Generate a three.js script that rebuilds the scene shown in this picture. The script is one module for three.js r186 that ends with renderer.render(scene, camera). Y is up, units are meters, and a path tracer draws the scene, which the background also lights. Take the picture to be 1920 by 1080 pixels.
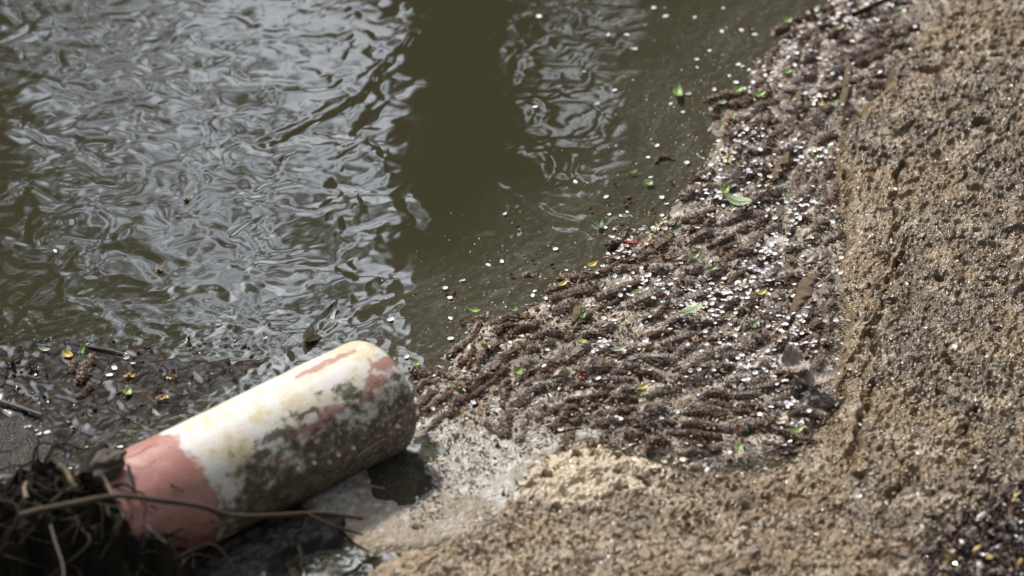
import * as THREE from 'three';
import { mergeGeometries } from 'three/addons/utils/BufferGeometryUtils.js';

// ---------------------------------------------------------------- camera, sky, sun, exposure
const TH = 35 * Math.PI / 180, DIST = 5, HALF = 0.675;
const scene = new THREE.Scene();
const camera = new THREE.PerspectiveCamera(2 * Math.atan(HALF * 9 / 16 / DIST) * 180 / Math.PI, 16 / 9, 0.1, 400);
camera.position.set(0, DIST * Math.sin(TH), DIST * Math.cos(TH));
camera.lookAt(0, 0, 0);
camera.focus = 4.99; camera.userData.fStop = 3.0;
camera.updateMatrixWorld(true);

const SUN = new THREE.Vector3(-0.34, 0.71, -0.62).normalize();
const sun = new THREE.DirectionalLight(0xfff6ea, 4.5);
sun.position.copy(SUN).multiplyScalar(20); sun.target.position.set(0, 0, 0);
sun.castShadow = true; sun.shadow.radius = 6; sun.shadow.mapSize.set(2048, 2048);
Object.assign(sun.shadow.camera, { left: -2, right: 2, top: 2, bottom: -2, near: 1, far: 60 });
scene.add(sun, sun.target);

// ---------------------------------------------------------------- random and noise
function rng(seed) { let a = seed >>> 0; return () => { a = (a + 0x6D2B79F5) | 0; let t = Math.imul(a ^ (a >>> 15), 1 | a); t = (t + Math.imul(t ^ (t >>> 7), 61 | t)) ^ t; return ((t ^ (t >>> 14)) >>> 0) / 4294967296; }; }
const hash = (x, y, s) => { let h = Math.imul(x, 374761393) + Math.imul(y, 668265263) + Math.imul(s, 2246822519) | 0; h = Math.imul(h ^ (h >>> 13), 1274126177); h ^= h >>> 16; return (h >>> 0) / 4294967296; };
const GX = [], GY = []; for (let i = 0; i < 64; i++) { GX.push(Math.cos(i / 64 * Math.PI * 2)); GY.push(Math.sin(i / 64 * Math.PI * 2)); }
function gn(x, y, s = 0) {            // gradient noise, about -1..1
  const ix = Math.floor(x), iy = Math.floor(y), fx = x - ix, fy = y - iy;
  const u = fx * fx * fx * (fx * (fx * 6 - 15) + 10), v = fy * fy * fy * (fy * (fy * 6 - 15) + 10);
  const g = (a, b, dx, dy) => { const k = (hash(a, b, s) * 64) | 0; return GX[k] * dx + GY[k] * dy; };
  const a = g(ix, iy, fx, fy), b = g(ix + 1, iy, fx - 1, fy), c = g(ix, iy + 1, fx, fy - 1), d = g(ix + 1, iy + 1, fx - 1, fy - 1);
  return 1.5 * (a + (b - a) * u + (c - a) * v + (a - b - c + d) * u * v);
}
const fbm = (x, y, o, s = 0) => { let t = 0, a = 0.5; for (let i = 0; i < o; i++) { t += a * gn(x, y, s + i); x *= 2.03; y *= 2.03; a *= 0.5; } return t; };
function worley(x, y, s) {            // distance to the nearest and second nearest feature point
  const ix = Math.floor(x), iy = Math.floor(y); let d1 = 9, d2 = 9, id = 0;
  for (let j = -1; j < 2; j++) for (let i = -1; i < 2; i++) {
    const a = ix + i, b = iy + j, px = a + hash(a, b, s), py = b + hash(a, b, s + 7), d = (px - x) ** 2 + (py - y) ** 2;
    if (d < d1) { d2 = d1; d1 = d; id = hash(a, b, s + 13); } else if (d < d2) d2 = d;
  }
  return [Math.sqrt(d1), Math.sqrt(d2), id];
}
const sm = (a, b, x) => { const t = Math.min(1, Math.max(0, (x - a) / (b - a))); return t * t * (3 - 2 * t); };
const clamp = (x, a = 0, b = 1) => Math.min(b, Math.max(a, x));
const mix3 = (a, b, t) => [a[0] + (b[0] - a[0]) * t, a[1] + (b[1] - a[1]) * t, a[2] + (b[2] - a[2]) * t];

// ---------------------------------------------------------------- sky: thin bright cloud, brightest round the veiled sun
{
  const W = 512, H = 256, data = new Float32Array(W * H * 4);
  for (let j = 0; j < H; j++) for (let i = 0; i < W; i++) {
    const el = ((j + 0.5) / H - 0.5) * Math.PI, az = ((i + 0.5) / W - 0.5) * 2 * Math.PI;
    const d = [Math.cos(el) * Math.cos(az), Math.sin(el), Math.cos(el) * Math.sin(az)];
    const ang = Math.acos(clamp(d[0] * SUN.x + d[1] * SUN.y + d[2] * SUN.z, -1, 1));
    const up = Math.max(0.08, d[1] + 0.12), cx = d[0] / up, cz = d[2] / up;
    const cloud = clamp(0.58 + 1.1 * fbm(cx * 2.6 + 3, cz * 2.6, 6, 40));
    const L = 0.20 + 4.6 * Math.exp(-((ang / 0.5) ** 2)) + 0.3 * Math.exp(-((ang / 1.3) ** 2));
    const c = mix3([0.74, 0.86, 1.04], [1.0, 1.0, 1.02], cloud), k = L * (0.5 + 0.55 * cloud) * (d[1] < -0.02 ? 0.3 : 1);
    data.set([c[0] * k, c[1] * k, c[2] * k, 1], (j * W + i) * 4);
  }
  const t = new THREE.DataTexture(data, W, H, THREE.RGBAFormat, THREE.FloatType);
  t.mapping = THREE.EquirectangularReflectionMapping; t.magFilter = t.minFilter = THREE.LinearFilter; t.wrapS = THREE.RepeatWrapping; t.needsUpdate = true;
  scene.background = t; scene.environment = t;
}

// ---------------------------------------------------------------- helpers
const used = {};
function numbered(n) { const k = used[n] = (used[n] ?? -1) + 1; return k ? `${n}_${String(k).padStart(3, '0')}` : n; }
function tag(o, label, category, group, kind) { o.userData.label = label; if (category) o.userData.category = category; if (group) o.userData.group = group; if (kind) o.userData.kind = kind; return o; }
function mesh(name, geo, mat, parent = scene) { const m = new THREE.Mesh(geo, mat); m.name = parent === scene ? numbered(name) : name; m.castShadow = m.receiveShadow = true; parent.add(m); return m; }
function base(name, x = 0, y = 0, z = 0) { const o = new THREE.Group(); o.name = numbered(name); o.position.set(x, y, z); scene.add(o); return o; }
const mat = (c, r = 0.6, extra = {}) => new THREE.MeshPhysicalMaterial({ color: Array.isArray(c) ? new THREE.Color().setRGB(...c) : c, roughness: r, ...extra });
// a place on the level y = h, named by where it is seen in the survey photograph (1920 wide)
const CP = camera.position, FW = new THREE.Vector3(0, -Math.sin(TH), -Math.cos(TH)), UP = new THREE.Vector3(0, Math.cos(TH), -Math.sin(TH));
function G(px, py, h = 0) {
  const a = (px - 960) / 960 * HALF / DIST, b = (540 - py) / 960 * HALF / DIST;
  const dx = a, dy = FW.y + UP.y * b, dz = FW.z + UP.z * b, t = (h - CP.y) / dy;
  return [dx * t, CP.z + dz * t];
}
function toPx(x, z, y = 0) { const rx = x, ry = y - CP.y, rz = z - CP.z, d = ry * FW.y + rz * FW.z, u = ry * UP.y + rz * UP.z, k = DIST / HALF * 960 / d; return [960 + rx * k, 540 - u * k]; }
function poly(list, h = 0) { return list.map(([x, y]) => G(x, y, h)); }
function sdf(P, x, z) {               // signed distance, positive inside
  let d = 1e9, inside = false;
  for (let i = 0, j = P.length - 1; i < P.length; j = i++) {
    const [ax, az] = P[j], [bx, bz] = P[i], ex = bx - ax, ez = bz - az, wx = x - ax, wz = z - az;
    const t = clamp((wx * ex + wz * ez) / (ex * ex + ez * ez)), qx = wx - ex * t, qz = wz - ez * t;
    d = Math.min(d, qx * qx + qz * qz);
    if ((az > z) !== (bz > z) && x < (bx - ax) * (z - az) / (bz - az) + ax) inside = !inside;
  }
  return inside ? Math.sqrt(d) : -Math.sqrt(d);
}
// a relief sheet: f(x, z) returns [height, [r, g, b]]; cells wholly under `low` are left out
function relief(xs, zs, f, low = -1e9) {
  const nx = xs.length, nz = zs.length, pos = new Float32Array(nx * nz * 3), col = new Float32Array(nx * nz * 3), uv = new Float32Array(nx * nz * 2);
  for (let j = 0; j < nz; j++) for (let i = 0; i < nx; i++) {
    const k = j * nx + i, [h, c] = f(xs[i], zs[j]);
    pos[k * 3] = xs[i]; pos[k * 3 + 1] = h; pos[k * 3 + 2] = zs[j]; col[k * 3] = c[0]; col[k * 3 + 1] = c[1]; col[k * 3 + 2] = c[2]; uv[k * 2] = xs[i]; uv[k * 2 + 1] = zs[j];
  }
  const idx = [];
  for (let j = 0; j < nz - 1; j++) for (let i = 0; i < nx - 1; i++) {
    const a = j * nx + i, b = a + 1, c = a + nx, d = c + 1;
    if (Math.max(pos[a * 3 + 1], pos[b * 3 + 1], pos[c * 3 + 1], pos[d * 3 + 1]) < low) continue;
    idx.push(a, c, b, b, c, d);
  }
  let g = new THREE.BufferGeometry();
  // keep only the vertices in use
  const map = new Int32Array(nx * nz).fill(-1); let n = 0; for (const k of idx) if (map[k] < 0) map[k] = n++;
  const P = new Float32Array(n * 3), C = new Float32Array(n * 3), U = new Float32Array(n * 2);
  for (let k = 0; k < nx * nz; k++) if (map[k] >= 0) { const m = map[k]; P.set(pos.subarray(k * 3, k * 3 + 3), m * 3); C.set(col.subarray(k * 3, k * 3 + 3), m * 3); U.set(uv.subarray(k * 2, k * 2 + 2), m * 2); }
  g.setAttribute('position', new THREE.BufferAttribute(P, 3)); g.setAttribute('color', new THREE.BufferAttribute(C, 3)); g.setAttribute('uv', new THREE.BufferAttribute(U, 2));
  g.setIndex(idx.map(k => map[k])); g.computeVertexNormals();
  return g;
}
const span = (a, b, step) => { const n = Math.max(2, Math.round((b - a) / step) + 1); return Array.from({ length: n }, (_, i) => a + (b - a) * i / (n - 1)); };
// fine relief shared by the froth and scum: tiny bubbles, tiling every 0.25 m
const bubbleBump = (() => {
  const N = 512, d = new Uint8Array(N * N * 4), cells = 100;
  const wrapW = (x, y, s, n) => { const ix = Math.floor(x), iy = Math.floor(y); let d1 = 9; for (let j = -1; j < 2; j++) for (let i = -1; i < 2; i++) { const a = ix + i, b = iy + j, wa = ((a % n) + n) % n, wb = ((b % n) + n) % n; const q = (a + hash(wa, wb, s) - x) ** 2 + (b + hash(wa, wb, s + 7) - y) ** 2; if (q < d1) d1 = q; } return Math.sqrt(d1); };
  for (let j = 0; j < N; j++) for (let i = 0; i < N; i++) {
    const a = wrapW(i / N * cells, j / N * cells, 5, cells), b = wrapW(i / N * 180, j / N * 180, 6, 180);
    const v = clamp(1 - 0.75 * a - 0.3 * b) * 255; const k = (j * N + i) * 4; d[k] = d[k + 1] = d[k + 2] = v; d[k + 3] = 255;
  }
  const t = new THREE.DataTexture(d, N, N); t.wrapS = t.wrapT = THREE.RepeatWrapping; t.magFilter = t.minFilter = THREE.LinearFilter; t.repeat.set(4, 4); t.needsUpdate = true; return t;
})();

// ---------------------------------------------------------------- outlines of the floating scum, on the water level
const FOAM = poly([[1800, -260], [1790, -60], [1765, 30], [1712, 90], [1650, 150], [1622, 205], [1562, 262], [1545, 330], [1566, 400], [1572, 450], [1558, 520], [1568, 600], [1556, 680], [1548, 745], [1505, 800], [1460, 845], [1400, 868], [1310, 866], [1230, 842], [1130, 826], [1040, 838], [975, 870], [925, 915], [880, 965], [790, 992], [725, 1015], [650, 1052], [560, 1104], [500, 1200], [460, 1330], [2300, 1330], [2300, -260]]);
const PALE = poly([[770, 715], [800, 715], [860, 715], [960, 745], [1060, 780], [1120, 815], [1120, 870], [1000, 960], [900, 1010], [780, 1050], [700, 1050], [640, 1012], [560, 985], [560, 930], [640, 890], [700, 862], [738, 838], [770, 812], [775, 770]]);
const HOLE = poly([[745, 836], [768, 842], [800, 836], [836, 850], [796, 866], [786, 884], [804, 914], [768, 938], [716, 930], [700, 886], [728, 862]]);
const MATP = poly([[1600, -260], [1575, -40], [1540, 12], [1490, 42], [1452, 70], [1420, 130], [1390, 165], [1340, 184], [1318, 205], [1336, 260], [1312, 322], [1272, 372], [1232, 425], [1168, 446], [1112, 503], [1046, 520], [1000, 566], [935, 596], [882, 606], [850, 660], [826, 690], [780, 686], [772, 700], [782, 745], [800, 800], [870, 825], [960, 836], [1040, 846], [1130, 840], [1230, 856], [1310, 880], [1400, 880], [1470, 860], [1530, 800], [1580, 745], [1600, 600], [1600, 450], [1590, 330], [1600, 262], [1650, 205], [1690, 150], [1740, 90], [1800, 30], [1830, -260]]);
const TIPS = poly([[1750, 1120], [1760, 1060], [1790, 1020], [1850, 985], [1925, 930], [2000, 900], [2000, 1140]]);

const wob = (x, z, a, f, s) => a * fbm(x * f, z * f, 3, s);
const matSd = (x, z) => sdf(MATP, x + wob(x, z, 0.020, 22, 70), z + wob(x, z, 0.026, 22, 75));
const foamSd = (x, z) => sdf(FOAM, x + wob(x, z, 0.016, 20, 80), z + wob(x, z, 0.02, 20, 85));
function matH(x, z) { const s = matSd(x, z); return s < -0.02 ? -0.02 : -0.006 + 0.013 * sm(-0.012, 0.03, s) + sm(0, 0.03, s) * (0.0035 * fbm(x * 30, z * 30, 4, 90) + 0.004 * fbm(x * 9, z * 9, 2, 95)); }

// ---------------------------------------------------------------- the river
const BED = [0.038, 0.035, 0.019];
const WAKE = poly([[770, 60], [735, 95], [705, 130], [672, 172], [625, 204], [560, 238], [500, 270]]);
function ripple(x, z) {
  const [px, py] = toPx(x, z), far = Math.max(Math.abs(x), Math.abs(z));
  const fade = 1 - sm(1.0, 1.6, far); if (fade <= 0) return 0;
  const wx = x + 0.02 * gn(x * 9, z * 9, 11), wz = z + 0.02 * gn(x * 9 + 5, z * 9, 12);
  const left = 1 - sm(690, 860, px + 60 * gn(x * 8, z * 8, 14));                     // wind-ruffled half
  const junk = (1 - sm(420, 620, px)) * sm(560, 650, py) + 0.6 * sm(520, 640, py) * (1 - sm(700, 840, px)); // water among floating bits
  const gap = sm(900, 980, px) * (1 - sm(1130, 1220, px)) * (1 - sm(400, 520, py));
  const edge = sm(320, 480, py) * sm(780, 900, px);
  let h = 0;
  const u = x + 0.030 * gn(x * 14, z * 14, 21) + 0.010 * gn(x * 38, z * 38, 23), v = z + 0.030 * gn(x * 14 + 9, z * 14, 22) + 0.010 * gn(x * 38, z * 38 + 9, 24);
  h += (0.10 + 0.75 * left + 0.3 * gap) * 0.00065 * gn(u * 11, v * 15, 1);
  h += (0.05 + 0.9 * left + 1.1 * gap + 0.25 * edge) * 0.00030 * gn(u * 22 + v * 6, v * 28, 2);
  h += 0.7 * left * 0.00030 * (1 - Math.abs(gn(u * 24, v * 22 + 3, 25))) ** 3;
  h += (0.03 + 0.7 * left + 1.6 * gap + 1.0 * edge) * 0.00012 * gn(u * 58, v * 54 + u * 14, 3);
  h += (0.3 * left + 0.5 * gap + 0.6 * edge) * 0.00004 * gn(u * 125, v * 115, 4);
  if (left > 0) h += 0.0010 * crack(x + 0.006 * gn(x * 40, z * 40, 27), z, WAKE, 0.018 + 0.004 * gn(x * 30, z * 30, 26));
  const j = clamp(junk);
  if (j > 0) { const q = gn(wx * 40, wz * 38, 5), r = gn(wx * 80 + 2 * q, wz * 84, 6); h += j * 0.6 * (0.0007 * (1 - Math.abs(q)) * (0.4 + 0.6 * sm(-0.3, 0.4, gn(x * 14, z * 14, 9))) + 0.00032 * r + 0.00008 * gn(x * 170, z * 160, 8)); }
  return h * fade;
}
function waterCol(x, z) {
  let c = BED; const far = Math.max(Math.abs(x), Math.abs(z)); if (far > 1.2) return c;
  const s = matSd(x, z);                                     // grey film of fine scum trailing along the raft's edge
  if (s > -0.26 && s < 0.05) {
    const t = x * 0.75 - z * 0.6, w = s + 0.012 * gn(x * 12, z * 12, 31);
    const streak = sm(-0.1, 0.55, gn(w * 190, t * 7, 32) + 0.5 * gn(w * 420, t * 16, 33)), veil = sm(-0.24, -0.02, s + 0.05 * gn(x * 7, z * 7, 34));
    const speck = sm(0.35, 0.6, gn(x * 260, z * 260, 35)) * veil;
    c = mix3(c, [0.20, 0.19, 0.165], clamp(veil * 0.12 + veil * veil * streak * 0.20 + speck * 0.3));
  }
  return c;
}
{
  const grow = (a, b, step, out) => { const fine = span(a, b, step), L = [], R = []; let s = step * 3, p = a; while (p > -out) { p -= s; s *= 1.35; L.unshift(p); } s = step * 3; p = b; while (p < out) { p += s; s *= 1.35; R.push(p); } return [...L, ...fine, ...R]; };
  const g = relief(grow(-0.92, 0.5, 0.0034, 60), grow(-0.86, 0.72, 0.0034, 60).filter(z => z < 9), (x, z) => [ripple(x, z), waterCol(x, z)]);
  const m = mesh('water', g, mat([1, 1, 1], 0.045, { vertexColors: true, ior: 2.3 }));
  tag(m, 'murky olive brown river water, ruffled on the left and smooth in the middle', 'water', null, 'structure');
}
// the banks: across the river, and behind the photographer
{
  const far = relief(span(-60, 60, 1.5), [-70, -50, -35, -25, -18, -13, -10, -8.2, -7.6, -7.0, -6.4], (x, z) => [z > -6.6 ? -0.6 : -0.15 + Math.min(3, (-6.9 - z) * 0.35) + 0.15 * gn(x * 0.7, z * 0.7, 50), [0.05, 0.06, 0.025]]);
  tag(mesh('far_bank', far, mat([1, 1, 1], 0.95, { vertexColors: true })), 'grassy earth bank on the far side of the river', 'bank', null, 'structure');
  const near = relief(span(-60, 60, 1.5), [2.1, 2.5, 2.9, 3.3, 4.5, 7, 9, 14, 30, 70], (x, z) => [Math.min(1.0, -0.35 + (z - 2.1) * 0.6) + 0.06 * gn(x, z, 51), [0.09, 0.075, 0.05]]);
  tag(mesh('near_bank', near, mat([1, 1, 1], 0.95, { vertexColors: true })), 'earth bank on the near side of the river', 'bank', null, 'structure');
}

// ---------------------------------------------------------------- trees on the far bank, mirrored in the water
{
  const bark = mat([0.03, 0.026, 0.018], 1, { specularIntensity: 0.1 }), leafM = mat([0.028, 0.036, 0.013], 1, { side: THREE.DoubleSide, specularIntensity: 0.1 });
  const lg = new THREE.BufferGeometry(); lg.setAttribute('position', new THREE.Float32BufferAttribute([0, 0, 0, 0.5, 0.12, 0.42, 1, 0, 0, 0.5, 0.1, -0.42], 3)); lg.setIndex([0, 1, 2, 0, 2, 3]); lg.computeVertexNormals();
  const limb = (pts, r0, r1, n = 7) => { const c = new THREE.CatmullRomCurve3(pts.map(p => new THREE.Vector3(...p))); const g = new THREE.TubeGeometry(c, pts.length * 6, 1, n); const p = g.attributes.position, v = new THREE.Vector3(), q = new THREE.Vector3(), m = pts.length * 6; for (let i = 0; i < p.count; i++) { const t = Math.floor(i / (n + 1)) / m; c.getPointAt(Math.min(1, t), q); v.fromBufferAttribute(p, i).sub(q).multiplyScalar(r0 + (r1 - r0) * t).add(q); p.setXYZ(i, v.x, v.y, v.z); } g.computeVertexNormals(); return g; };
  function tree(x, z, r, h, seed, clumps, label, leafScale = 0.13, limbs = []) {
    const R = rng(seed), t = base('riverside_tree', x, 0, z); tag(t, label, 'tree');
    const parts = [limb([[0, -0.3, 0], [0.03, h * 0.3, 0], [-0.02, h * 0.6, 0.05], [0.05, h, 0]], r, r * 0.55, 14)];
    mesh('trunk', parts[0], bark, t);
    const bl = limbs.map(([pts, a, b]) => limb(pts, a, b));
    for (const [cx, cy, cz, cr] of clumps) bl.push(limb([[0, cy * 0.75, 0], [cx * 0.5, cy * 0.85, cz * 0.5], [cx, cy, cz]], Math.min(0.05, r * 0.3), 0.01, 5));
    for (const b of bl) mesh('branch', b, bark, t);
    let n = 0; for (const c of clumps) n += c[4];
    if (n) {
      const im = new THREE.InstancedMesh(lg, leafM, n), M = new THREE.Matrix4(), Q = new THREE.Quaternion(), E = new THREE.Euler(); let k = 0;
      for (const [cx, cy, cz, cr, cn] of clumps) for (let i = 0; i < cn; i++) {
        let a, b, c; do { a = R() * 2 - 1; b = R() * 2 - 1; c = R() * 2 - 1; } while (a * a + b * b + c * c > 1);
        const s = leafScale * (0.6 + 0.8 * R()); Q.setFromEuler(E.set(R() * 6.3, R() * 6.3, R() * 6.3));
        M.compose(new THREE.Vector3(cx + a * cr, cy + b * cr * 0.8, cz + c * cr), Q, new THREE.Vector3(s, s, s)); im.setMatrixAt(k++, M);
      }
      im.name = 'crown'; im.userData.kind = 'stuff'; im.castShadow = im.receiveShadow = true; t.add(im);
    }
  }
  // scrub along the far bank, under the open sky
  { const R = rng(44); for (let k = 0; k < 4; k++) { const c = []; for (let y = 0.5; y < 4.1; y += 0.5) for (let q = 0; q < 4; q++) c.push([q * 0.55 - 0.8 + R() * 0.2, y + R() * 0.3, R() * 0.6 - 0.3, 0.42, 150]); tree(-3.6 + k * 2.1, -8.9 + 0.2 * k, 0.05, 3.6, 60 + k, c, ['leafy bush farthest left on the far bank', 'leafy bush left of the broad trunk on the far bank', 'leafy bush right of the broad trunk on the far bank', 'leafy bush farthest right on the far bank'][k], 0.13); } }
  // broad trunk with a lit gap beside it
  tree(-0.27, -9, 0.30, 11, 5, [[0.4, 10.5, 0, 1.2, 900], [-0.3, 11, 0.3, 1, 700]], 'tree with a broad straight trunk on the far bank', 0.13,
    [[[[0, 4.7, 0.1], [-0.2, 5.05, 0.2], [-0.45, 5.28, 0.3], [-0.68, 5.46, 0.3], [-0.95, 5.55, 0.3]], 0.045, 0.012]]);
  // dense dark crown to the right of it
  const dense = []; { const R = rng(8); for (let y = 3.9; y < 9; y += 0.42) for (let x = 0.95; x < 3.8; x += 0.5) dense.push([x - 1.5 + R() * 0.2, y + R() * 0.2, R() * 0.8 - 0.4, 0.42 + R() * 0.14, 420]); for (let y = 5.95; y < 8.8; y += 0.36) for (const x of [0.12, 0.5]) dense.push([x - 1.5 + R() * 0.12, y, R() * 0.3, 0.34, 330]); for (let i = 0; i < 12; i++) dense.push([0.24 - 1.5 + (R() - 0.5) * 0.5, 4.7 + R() * 1.1, R() * 0.3, 0.09, 8]); for (let y = 4.6; y < 6; y += 0.3) dense.push([0.66 - 1.5 + R() * 0.1, y, 0, 0.2, 110]); for (let y = 4.8; y < 5.8; y += 0.16) dense.push([-0.03 - 1.5 + R() * 0.1, y, 0.2, 0.1, 26]); }
  tree(1.5, -9.1, 0.22, 9, 9, dense, 'tree with a dense dark crown on the far bank right of the broad trunk');
  // thin airy tree to the left
  const thin = []; { const R = rng(18); for (let i = 0; i < 20; i++) thin.push([0.3 + R() * 1.75, 4.4 + R() * 3.4, R() * 0.6, 0.10 + R() * 0.2, 8 + R() * 22 | 0]); for (let x = 0.1; x < 2.0; x += 0.35) for (const y of [7.75, 8.15, 8.6, 9.1]) thin.push([x + R() * 0.2, y + R() * 0.25, R() * 0.3, 0.32, 170]); for (let i = 0; i < 12; i++) thin.push([0.2 + R() * 0.9, 6.5 + R() * 1.1, R() * 0.4, 0.16, 40]); thin.push([1.77, 5.75, 0.1, 0.24, 90], [1.5, 5.95, 0.1, 0.2, 60], [1.38, 5.3, 0, 0.22, 60], [0.6, 6.5, 0, 0.32, 110], [1.0, 6.6, 0, 0.3, 90], [0.28, 5.05, 0, 0.22, 120], [0.25, 5.7, 0, 0.25, 130], [1.35, 5.4, 0, 0.16, 26], [1.66, 6.05, 0.1, 0.2, 40], [1.0, 6.6, 0, 0.3, 40], [0.0, 4.9, 0, 0.38, 450], [-0.02, 5.95, 0, 0.40, 450], [0.15, 7.0, 0.1, 0.5, 500], [0.65, 6.85, 0.1, 0.35, 160], [-0.3, 5.4, 0, 0.45, 500]); }
  tree(-2.4, -8.7, 0.13, 9, 19, thin, 'slender tree with airy foliage on the far bank left of the broad trunk', 0.085);
}

// ---------------------------------------------------------------- froth and scum
const uvBump = { bumpMap: bubbleBump, bumpScale: 0.0022 };
function crack(x, z, pts, w) { let d = 1e9; for (let i = 0; i < pts.length - 1; i++) { const [ax, az] = pts[i], [bx, bz] = pts[i + 1], ex = bx - ax, ez = bz - az, t = clamp(((x - ax) * ex + (z - az) * ez) / (ex * ex + ez * ez)); d = Math.min(d, Math.hypot(x - ax - ex * t, z - az - ez * t)); } return 1 - sm(0, w, d); }
const CRACKS = [[[1690, 500], [1660, 560], [1650, 610], [1620, 660], [1600, 700]], [[1860, 760], [1820, 800], [1790, 850], [1750, 900]], [[1585, 340], [1590, 370], [1575, 410], [1600, 445]], [[1640, 640], [1640, 720], [1620, 800], [1600, 860], [1610, 920]], [[1720, 900], [1680, 940], [1640, 990]], [[1700, 70], [1745, 62], [1790, 70]], [[1645, 165], [1660, 120], [1680, 110]], [[1690, 340], [1670, 400], [1680, 450], [1660, 520]]].map(p => poly(p));
const PITS = poly([[1735, 168], [1745, 170], [1838, 262], [1846, 150], [1858, 126], [1775, 58], [1672, 588], [1700, 650], [1780, 700], [1850, 560], [1880, 520], [1830, 455], [1795, 440], [1760, 545], [1870, 640]]).map((p, i) => [...p, i < 3 ? 0.012 : 0.006]);
{
  const [x0] = G(430, 1180), [x1] = G(2080, 300), z0 = G(0, -110)[1], z1 = G(0, 1160)[1];
  const g = relief(span(x0, x1, 0.0015), span(z0, z1, 0.0019), (x, z) => {
    const s = foamSd(x, z);
    if (s < -0.02) return [-0.03, [0.3, 0.2, 0.1]];
    const [px, py] = toPx(x, z, 0.02);
    const thick = 0.025 + 0.014 * sm(500, 100, py) * sm(1500, 1650, px) - 0.012 * sm(900, 1080, py) * (1 - sm(900, 1300, px));
    const rim = sm(-0.004, 0.030 + 0.045 * sm(700, 800, py), s);
    let h = -0.006 + thick * rim;
    const n1 = fbm(x * 11, z * 11, 3, 100), n2 = fbm(x * 32 + n1, z * 30, 2, 105);
    const wx = x + 0.004 * gn(x * 60, z * 60, 110), wz = z + 0.004 * gn(x * 60, z * 60, 111);
    const w1 = worley(wx * 150, wz * 125, 120), w2 = worley(wx * 275, wz * 235, 121), w3 = worley(wx * 42, wz * 36, 122), dome = (d, k) => Math.sqrt(Math.max(0, 1 - (d / k) ** 2));
    const lowL = sm(830, 1000, py + 60 * n1) * (1 - sm(1080, 1400, px + 150 * n1)), rough = (0.5 + 0.5 * sm(-0.25, 0.3, gn(x * 6, z * 6, 130) + 0.35 * sm(1600, 1850, px))) * (1 - 0.55 * lowL);
    h += (1 - 0.4 * lowL) * rim * (0.0045 * n1 + 0.0045 * n2 * rough + 0.0034 * (dome(w1[0], 0.8) - 0.5) * (0.6 + 0.8 * w1[2]) + 0.0024 * (dome(w2[0], 0.8) - 0.5) * (0.4 + 1.2 * w2[2]) + 0.0050 * (0.5 - w3[0]) * rough);
    // gaps where the froth has sunk, and tears that run along the raft
    h -= rim * 0.0055 * rough * sm(0.32, 0.54, gn(x * 62 + n1, z * 52, 181)) + rim * 0.0028 * sm(0.3, 0.5, gn(x * 130, z * 110, 182));
    if (w3[2] > 0.88) h -= 0.006 * rough * (1 - sm(0.05, 0.5, w3[0] + 0.35 * gn(x * 120, z * 120, 182)));
    const run = gn(s * 34 + 0.5 * n1, (x + z) * 7, 183), rn2 = gn(s * 90 + n2, (x + z) * 16, 184);
    h += rim * (0.0032 * run + 0.0015 * rn2) - rim * 0.0055 * sm(0.36, 0.6, rn2 + 0.5 * run) * sm(0.0, 0.3, gn(x * 22, z * 22, 185));
    for (const c of CRACKS) { const q = crack(x + 0.008 * gn(x * 40, z * 40, 140), z + 0.008 * gn(x * 40, z * 40, 141), c, 0.0065); if (q > 0) h -= 0.013 * q * sm(-0.35, 0.2, gn(x * 45, z * 45, 142)); }
    for (const [ax, az, r] of PITS) { const d = Math.hypot((x - ax) * 0.8, z - az); if (d < r) h -= 0.016 * (1 - sm(0.3 * r, r, d)); }
    // directional tearing on the lower part
    const tear = sm(0.25, 0.6, gn(x * 16 + z * 16, (x - z) * 70, 150)); h -= 0.004 * tear * sm(560, 700, py);
    // raised yellowish head of froth beside the raft
    const dx = (px - 1085 + 40 * n1) / 175, dy = (py - 880 + 30 * n2) / 78, head = 1 - sm(0.15, 1, dx * dx + dy * dy);
    h += head * (0.009 + 0.008 * fbm(x * 55, z * 55, 3, 160)); if (head > 0.25 && gn(x * 58 + n2, z * 58, 165) > 0.42) h -= 0.012;
    const tan = [0.225, 0.155, 0.085], grey = [0.115, 0.085, 0.054], pale = [0.38, 0.31, 0.22], gold = [0.56, 0.46, 0.33], ash = [0.15, 0.125, 0.098];
    let c = mix3(tan, grey, sm(-0.2, 0.3, gn(x * 7, z * 7, 170) + 0.6 * gn(x * 24, z * 24, 171) + 0.5 * (sm(1600, 1850, px) - 0.4)));
    c = mix3(c, [0.35, 0.26, 0.16], 0.75 * lowL);
    c = mix3(c, pale, 0.8 * sm(0.2, 0.55, gn(x * 20, z * 20, 172) + 0.5 * gn(x * 70, z * 70, 173)) + 0.35 * sm(0.2, 0.6, gn(x * 180, z * 180, 174)));
    c = mix3(c, gold, sm(0, 0.35, head) * 0.95 * sm(-0.6, 0.0, gn(x * 45, z * 45, 175)));
    if (head > 0.1) c = mix3(c, [0.09, 0.065, 0.04], 0.85 * sm(0.36, 0.46, gn(x * 58 + n2, z * 58, 165)));
    c = mix3(c, [0.50, 0.46, 0.39], 0.8 * (1 - sm(0.0, 0.05, s + 0.03 * n2)) * (1 - sm(1080, 1160, px)) * sm(780, 820, py) * sm(-0.3, 0.2, gn(x * 60, z * 60, 186)));
    c = mix3(c, ash, 0.6 * sm(0.05, 0.4, fbm(x * 13, z * 13, 3, 176)));
    c = mix3(c, [0.10, 0.075, 0.05], 0.55 * sm(0.1, 0.5, gn(x * 130, z * 115, 177)) + 0.3 * sm(0.1, 0.45, gn(x * 260, z * 250, 178)));
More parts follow.
